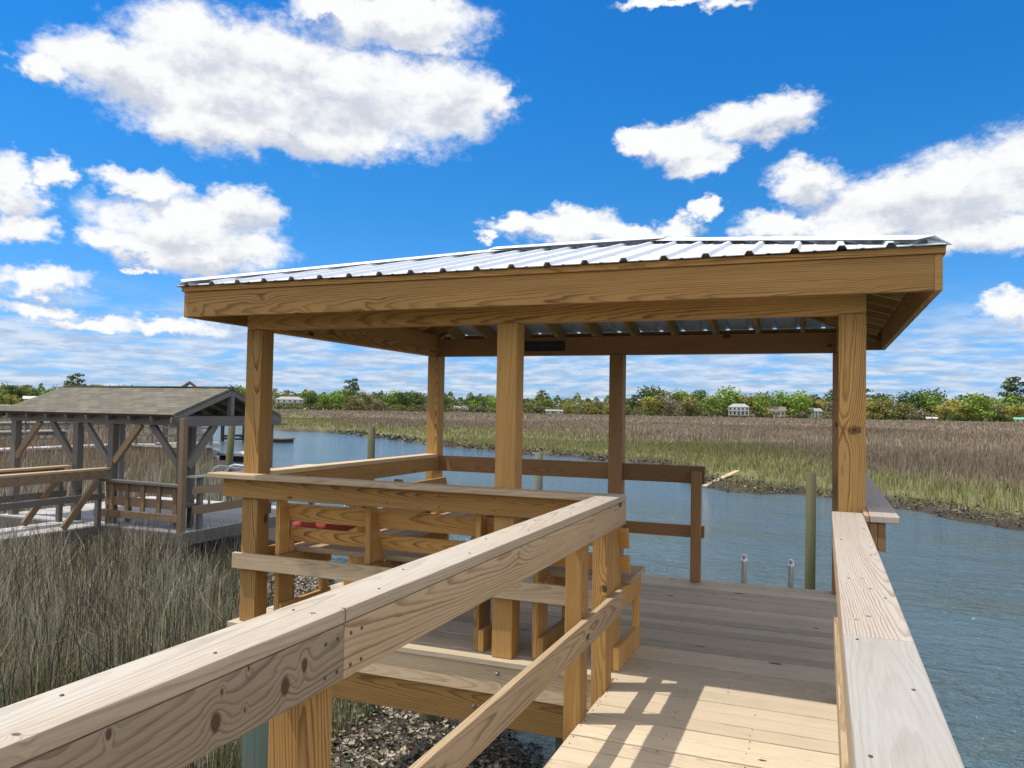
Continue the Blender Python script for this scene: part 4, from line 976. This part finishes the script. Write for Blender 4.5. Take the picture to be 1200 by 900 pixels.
# ------------------------------------------------------------------ houses at the far edge of the marsh
def at_px(px, D):
    b = bearing_px(px); k = D/math.cos(b-math.atan2(f_.x, f_.y)); return CAM[0]+k*math.sin(b), CAM[1]+k*math.cos(b), b
def house(name, label, px, D, w, dep, hw, hr, wall, roof, floors=2, cols=0, hip=True, turn=0., stilts=0., wins=5):
    x, y, b = at_px(px, D); t = bpy.data.objects.new(name, None); link(t); t.location = (x, y, -1.45); t.rotation_euler = (0, 0, -b+turn); tag(t, label, 'house')
    def P(nm, mat, fn):
        m = MB(); fn(m); o = m.build(nm, mat, None); o.parent = t; return o
    z0 = stilts
    P('wall', wall, lambda m: m.box(-w/2, w/2, 0, dep, z0, z0+hw))
    def rf(m):
        e = .7; r = dep/2 if hip else 0.
        A = [(-w/2-e, -e, z0+hw), (w/2+e, -e, z0+hw), (w/2+e, dep+e, z0+hw), (-w/2-e, dep+e, z0+hw)]
        q0, q1 = (-w/2-e+r, dep/2, z0+hw+hr), (w/2+e-r, dep/2, z0+hw+hr)
        m.add(A+[q0, q1], [(0, 1, 5, 4), (2, 3, 4, 5), (3, 0, 4), (1, 2, 5), (3, 2, 1, 0)], (1, 0, 0), (0, 1, 0), (0, 0, 1), (0, 0, 0), plain=True)
    P('roof', roof, rf)
    for f in range(floors):
        for k in range(wins):
            cx = -w/2+w*(k+.5)/wins; zz = z0+hw*(f+.28)/floors
            P('window', 'glass', lambda m: m.box(cx-.55, cx+.55, -.12, .02, zz, zz+hw/floors*.5))
    if cols:
        P('porch_roof', 'white', lambda m: m.box(-w/2-.2, w/2+.2, -2.6, -.02, z0+hw*.52, z0+hw*.58)); P('porch_floor', 'tanwall', lambda m: m.box(-w/2, w/2, -2.6, -.02, z0+.0, z0+.25))
        for k in range(cols):
            cx = -w/2+.3+(w-.6)*k/(cols-1); P('column', 'white', lambda m: m.box(cx-.22, cx+.22, -2.5, -2.1, z0+.25, z0+hw*.52, 'z'))
    P('door', 'hroof_brown', lambda m: m.box(-.6, .6, -.14, .02, z0+.3, z0+2.5))
    if stilts:
        for k in range(4):
            cx = -w/2+.4+(w-.8)*k/3; P('stilt', 'white', lambda m: m.box(cx-.25, cx+.25, .2, .7, 0, stilts, 'z'))
    return t
LAND = []
def H_(lm, px, *a, **k): LAND.append((px, lm)); house(*a[:2], px, *a[2:], **k)
H_('white columned house', 866, 'large_house', 'large white two-storey house with columns and hip roof among trees', 572, 14.5, 8, 6.2, 2.4, 'white', 'hroof', cols=6, stilts=1.5)
H_('brown-roofed house', 910, 'gabled_house', 'tan house with long brown gable roof among brown trees, right of the white columned house', 572, 12, 8, 4.0, 3.2, 'tanwall', 'hroof_brown', floors=1, hip=False, stilts=1.2, wins=4)
H_('white gabled cottage', 957, 'cottage', 'white cottage with grey roof beside the right front post', 572, 8, 6, 4.8, 2.2, 'white', 'hroof', floors=2, hip=False, turn=.5, stilts=.8, wins=3)
H_('white balconied house', 340, 'large_house', 'white two-storey house with long balcony beside the left front post', 590, 20, 9, 5.6, 2.2, 'white', 'hroof', cols=7, stilts=2.0)
H_('low white building', 650, 'low_building', 'long low white building at the marsh edge between the middle posts', 575, 12, 6, 2.5, .9, 'white', 'hroof', floors=1, hip=False, wins=4)
H_('white-roofed shed', 1092, 'shed', 'small shed with bright white roof under the trees on the right', 540, 6, 4, 1.8, 1.0, 'tanwall', 'white', floors=1, hip=False, wins=2)
H_('green-roofed shed', 1200, 'shed', 'shed with bright green roof at the right edge of the far shore', 530, 11, 6, 2.2, 1.4, 'tanwall', 'hroof_green', floors=1, hip=False, wins=3)
H_('long white roof', 50, 'long_building', 'long building with pale roof in the trees above the shingled shelter', 430, 17, 9, 3.6, 1.6, 'tanwall', 'white', floors=1, hip=False, stilts=.6, wins=5)
H_('small pale house', 540, 'small_house', 'small pale house at the marsh edge left of the middle post', 590, 9, 6, 3.2, 1.6, 'white', 'hroof', floors=1, hip=False, wins=3)
LAND.sort()

# ------------------------------------------------------------------ trees of the far shore
def leaf_mesh(name, blobs, n, size, c0, c1, flat=.0):
    """leaf clumps spread through the outer shell of several lobes: an uneven outline with gaps"""
    V = []; C = []; tot = sum(b[3]**2 for b in blobs)
    for bx, by, bz, br, bf in blobs:
        k = max(12, int(n*br**2/tot)); d = RNG.normal(size=(k, 3)); d /= np.linalg.norm(d, axis=1)[:, None]
        rr = br*(RNG.random(k)**.33)*RNG.uniform(.8, 1.12, k)
        ctr = d*rr[:, None]*np.array((1, 1, bf))+np.array((bx, by, bz))
        nn = d*1.1+RNG.normal(0, .55, (k, 3)); nn[:, 2] += .25; nn /= np.linalg.norm(nn, axis=1)[:, None]
        t = np.cross(nn, RNG.normal(size=(k, 3))); t /= np.linalg.norm(t, axis=1)[:, None]; bt = np.cross(nn, t)
        s = size*RNG.uniform(.55, 1.35, (k, 1)); bt = bt*RNG.uniform(.45, .9, (k, 1))
        V.append(np.stack([ctr-t*s, ctr-bt*s*.8+t*s*.2, ctr+t*s, ctr+bt*s*.9-t*s*.15], 1))
        tone = RNG.random((1, 3))*.25; mixv = np.clip(RNG.random((k, 1))*.75+tone[:, :1], 0, 1)
        C.append(np.repeat((np.array(c0)*(1-mixv)+np.array(c1)*mixv)*RNG.uniform(.75, 1.2, (k, 1)), 4, 0))
    V = np.concatenate(V).reshape(-1, 3); C = np.concatenate(C); q = np.arange(len(V), dtype=np.int32).reshape(-1, 4)
    return np_mesh(name, V, q, None, C, 'leaf')
def trunk_mesh(hgt, r, blobs, limbs=5):
    m = MB(); m.tube([(0, 0, -.6), (.1*r, 0, hgt*.3), (.3*r, .2*r, hgt*.62)], r, 8, r*.62)
    for b in blobs[:limbs]: m.tube([(.25*r, .15*r, hgt*.5), (b[0]*.45, b[1]*.45, (hgt*.55+b[2])/2), (b[0]*.8, b[1]*.8, b[2])], r*.45, 6, r*.15)
    o = m.build('trunk', 'bark', None); me = o.data; bpy.data.objects.remove(o); return me
def round_blobs(n, rx, z0, z1, br):
    B_ = [(0, 0, (z0+z1)/2, br*1.25, .85)]
    for i in range(n):
        a = i*2.4+random.uniform(-.4, .4); q = random.uniform(.35, 1.); z = random.uniform(z0, z1)
        B_.append((math.cos(a)*rx*q, math.sin(a)*rx*q*.85, z, br*random.uniform(.65, 1.15), random.uniform(.65, .95)))
    return B_
def pine_blobs(n, z0, z1, rx):
    B_ = []
    for i in range(n):
        z = z0+(z1-z0)*i/(n-1); a = i*2.2; w = rx*(1-.55*abs(i/(n-1)-.35))
        B_.append((math.cos(a)*w*.55, math.sin(a)*w*.55, z, w*random.uniform(.5, .75), .45))
    return B_
PROTO = {}
def proto(kind, hgt, tr, blobs, n, size, c0, c1):
    PROTO.setdefault(kind, []).append((leaf_mesh('crown', blobs, n, size, c0, c1), trunk_mesh(hgt, tr, blobs)))
for k in range(2):
    proto('bright green oak', 8, .4, round_blobs(11, 4.6, 2.8, 10.5, 3.1), 900, .55, (0.111, 0.187, 0.033), (0.264, 0.361, 0.067))
    proto('yellow-green oak', 7, .4, round_blobs(11, 4.8, 2.2, 8.5, 2.9), 900, .52, (0.190, 0.190, 0.044), (0.396, 0.353, 0.087))
    proto('olive oak', 7, .45, round_blobs(11, 5.2, 2.2, 9.0, 3.1), 900, .55, (0.136, 0.138, 0.052), (0.277, 0.257, 0.090))
    proto('dark evergreen', 9, .45, round_blobs(9, 4.3, 4.5, 11.0, 3.0), 900, .55, (0.053, 0.082, 0.028), (0.131, 0.184, 0.053))
    proto('greyish brown tree', 6, .35, round_blobs(10, 4.2, 1.8, 7.5, 2.5), 800, .45, (0.164, 0.142, 0.086), (0.290, 0.253, 0.155))
    proto('tall pine', 14, .4, pine_blobs(10, 8.0, 17.0, 5.2), 800, .6, (0.053, 0.074, 0.031), (0.136, 0.166, 0.057))
SHRUB = [(leaf_mesh('foliage', round_blobs(6, 2.4, 1.0, 3.2, 1.7), 420, .42, a, b_)) for a, b_ in (((0.059, 0.085, 0.022), (0.156, 0.192, 0.053)), ((0.133, 0.127, 0.034), (0.266, 0.236, 0.067)), ((0.097, 0.086, 0.051), (0.194, 0.168, 0.103)))]
ORD = ['first', 'second', 'third', 'fourth', 'fifth', 'sixth', 'seventh', 'eighth', 'ninth', 'tenth', 'eleventh', 'twelfth', 'thirteenth', 'fourteenth', 'fifteenth', 'sixteenth', 'seventeenth', 'eighteenth', 'nineteenth', 'twentieth']
cnt = {}
def where_is(px, row):
    lm = min(LAND, key=lambda q: abs(q[0]-px)); side = 'right' if px >= lm[0] else 'left'; k = (row, lm[1], side); return k
trees = []
def row(name, D, step, pick, sc, x0=-70, x1=1270, dj=12):
    x = x0
    while x < x1:
        kind = pick(x); trees.append((name, x+random.uniform(-.3, .3)*step, D(x)+random.uniform(-dj, dj), kind, sc(x)*random.uniform(.86, 1.16))); x += step*random.uniform(.75, 1.25)
def pk_front(x):
    r = random.random()
    if x < 330: return 'bright green oak' if r < .35 else 'yellow-green oak' if r < .6 else 'olive oak' if r < .85 else 'dark evergreen'
    if x < 520: return 'bright green oak' if r < .25 else 'dark evergreen' if r < .6 else 'olive oak' if r < .85 else 'greyish brown tree'
    return 'yellow-green oak' if r < .34 else 'olive oak' if r < .58 else 'greyish brown tree' if r < .78 else 'bright green oak' if r < .93 else 'dark evergreen'
def pk_mid(x):
    r = random.random(); return 'bright green oak' if r < .45 else 'yellow-green oak' if r < .62 else 'olive oak' if r < .78 else 'dark evergreen'
def pk_back(x):
    r = random.random(); return 'dark evergreen' if r < .45 else 'tall pine' if r < .62 else 'olive oak' if r < .8 else 'bright green oak'
DM = lambda x: 598 - (x/1200)*20
hs = lambda x: .98 if 520 < x < 760 else (1.22 if x < 520 else 1.62)
row('front', lambda x: DM(x)-8, 22, pk_front, lambda x: hs(x)*.92)
row('middle', lambda x: DM(x)+22, 27, pk_mid, lambda x: hs(x)*1.12)
row('back', lambda x: DM(x)+55, 32, pk_back, lambda x: hs(x)*1.1)
# keep the house fronts clear of the front row
HX = {866: 17, 910: 14, 957: 10, 340: 18, 650: 8, 1092: 5, 1200: 8, 540: 5}
def clear(px): return all(abs(px-k) > v for k, v in HX.items())
trees = [t for t in trees if t[0] != 'front' or clear(t[1])]
# the round shrubby oaks nearer on the far left, and the single pines that stand up out of the treeline
trees += [('near', 14, 380, 'yellow-green oak', .62), ('near', -22, 385, 'olive oak', .66)]
for px, s_ in ((338, .8), (395, .98), (636, .98), (745, .86), (1086, 1.0), (1140, 1.05), (1160, 1.04), (1022, .9), (955, 1.0), (80, .95), (112, 1.0), (940, .95)): trees.append(('skyline', px, DM(px)+40, 'tall pine' if px not in (395, 112) else 'dark evergreen', s_*1.08))
trees.sort(key=lambda t: t[1])
by = {}
for t in trees: by.setdefault(where_is(t[1], t[0]), []).append(t)
GRP = {k: k+'s on the far shore' for k in PROTO}
for (rw, lm, side), L in by.items():
    L.sort(key=lambda t: abs(t[1]-[q for q in LAND if q[1] == lm][0][0]))
    for i, (rw_, px, D, kind, sc) in enumerate(L):
        me, tk = random.choice(PROTO[kind]); x, y, b = at_px(px, D); z = -1.5
        nm = kind.replace('-', '_').replace(' ', '_')
        t = bpy.data.objects.new(nm, None); t.location = (x, y, z); t.rotation_euler = (0, 0, random.uniform(0, 6.28)); t.scale = (sc*random.uniform(1.0, 1.3), sc*random.uniform(1.0, 1.3), sc); link(t)
        tag(t, f'{kind}, {ORD[i]} {side} of the {lm} in the {rw} row of trees', 'tree', GRP[kind])
        o = bpy.data.objects.new('crown', me); link(o, t); o = bpy.data.objects.new('trunk', tk); link(o, t)
# low bushy oaks that stand before the houses and hide their feet
hid = [(855, 0.21, 'yellow-green oak'), (880, 0.26, 'olive oak'), (898, 0.22, 'greyish brown tree'), (921, 0.25, 'yellow-green oak'), (947, 0.22, 'greyish brown tree'), (966, 0.24, 'olive oak'), (332, 0.25, 'olive oak'), (352, 0.22, 'bright green oak')]
for px, sc, kind in hid:
    me, tk = random.choice(PROTO[kind]); x, y, b = at_px(px, 560); lm = min(LAND, key=lambda q: abs(q[0]-px)); sd_ = 'right' if px >= lm[0] else 'left'
    t = bpy.data.objects.new(kind.replace('-', '_').replace(' ', '_'), None); t.location = (x, y, -1.5); t.rotation_euler = (0, 0, px); t.scale = (sc*1.2, sc*1.2, sc); link(t)
    tag(t, f'low {kind} hiding the {sd_} foot of the {lm[1]}', 'tree', GRP[kind])
    link(bpy.data.objects.new('crown', me), t); link(bpy.data.objects.new('trunk', tk), t)
# low scrub that closes the gaps at the foot of the trees, and the wood behind: masses nobody could count
def mass(name, n, D0, D1, z0, z1, size, cs, label, cat):
    px = RNG.uniform(-140, 1340, n); V = []; C = []
    b0 = math.atan2(f_.x, f_.y)
    bb = np.arctan2(f_.x+(px-600)/915.4*r_.x, f_.y+(px-600)/915.4*r_.y)
    hh = .6+.4*np.sin(px*.071+1)*np.sin(px*.23)+.25*np.sin(px*.55)
    D = RNG.uniform(D0, D1, n); k = D/np.cos(bb-b0)
    ctr = np.stack([CAM[0]+k*np.sin(bb), CAM[1]+k*np.cos(bb), z0+(z1-z0)*(.55+.45*hh)*RNG.random(n)**.8], 1)
    nn = RNG.normal(size=(n, 3)); nn[:, 2] = np.abs(nn[:, 2])+.3; nn /= np.linalg.norm(nn, axis=1)[:, None]
    t = np.cross(nn, RNG.normal(size=(n, 3))); t /= np.linalg.norm(t, axis=1)[:, None]; bt = np.cross(nn, t)
    s = size*RNG.uniform(.6, 1.4, (n, 1))
    V = np.stack([ctr-t*s, ctr-bt*s*.7, ctr+t*s, ctr+bt*s*.7], 1).reshape(-1, 3)
    cs = np.array(cs); ci = ((np.sin(px*.11)+np.sin(px*.037+2)+RNG.normal(0, .5, n)+2.5)/5*len(cs)).astype(int).clip(0, len(cs)-1)
    c = jit(cs[ci], .25)
    o = bpy.data.objects.new(name, np_mesh(name, V, np.arange(n*4, dtype=np.int32).reshape(-1, 4), None, np.repeat(c, 4, 0), 'leaf')); link(o); tag(o, label, cat, kind='stuff')
mass('undergrowth', 34000, 580, 606, -1.5, 5.0, .6, [(0.088, 0.098, 0.041), (0.145, 0.134, 0.064), (0.173, 0.151, 0.087), (0.109, 0.144, 0.048), (0.211, 0.198, 0.077)], 'low brushy undergrowth at the foot of the far trees', 'undergrowth')
mass('far_wood', 52000, 612, 660, -1.5, 14.5, .95, [(0.078, 0.107, 0.038), (0.130, 0.190, 0.049), (0.189, 0.195, 0.070), (0.092, 0.121, 0.048)], 'dense wood behind the rows of far trees', 'wood')
# round bushes along the marsh edge
bp = [x for x in range(-20, 1240, 44)]
for i, px in enumerate(bp):
    px = px+random.uniform(-12, 12)
    if any(abs(px-k) < v*.5 for k, v in HX.items()): continue
    k_ = where_is(px, 'bush'); cnt[k_] = cnt.get(k_, 0)+1
    x, y, b = at_px(px, DM(px)-22); sc = random.uniform(.9, 1.7)*(.85 if px < 520 else 1.)
    kd = random.randrange(3)
    o = bpy.data.objects.new('shrub', SHRUB[kd]); o.location = (x, y, -1.5); o.scale = (sc*1.15, sc, sc*.95); o.rotation_euler = (0, 0, random.uniform(0, 6)); link(o)
    by.setdefault(('bush',), []).append((o, px, kd))
bl_ = {}
for o, px, kd in by[('bush',)]: bl_.setdefault(where_is(px, 'b')[1:], []).append((o, px, kd))
for (lm, side), L in bl_.items():
    q = [z for z in LAND if z[1] == lm][0][0]; L.sort(key=lambda t: abs(t[1]-q))
    for i, (o, px, kd) in enumerate(L): tag(o, f"{('green', 'yellowish', 'brown')[kd]} round shrub at the marsh edge, {ORD[i]} {side} of the {lm}", 'shrub', 'shrubs along the marsh edge')
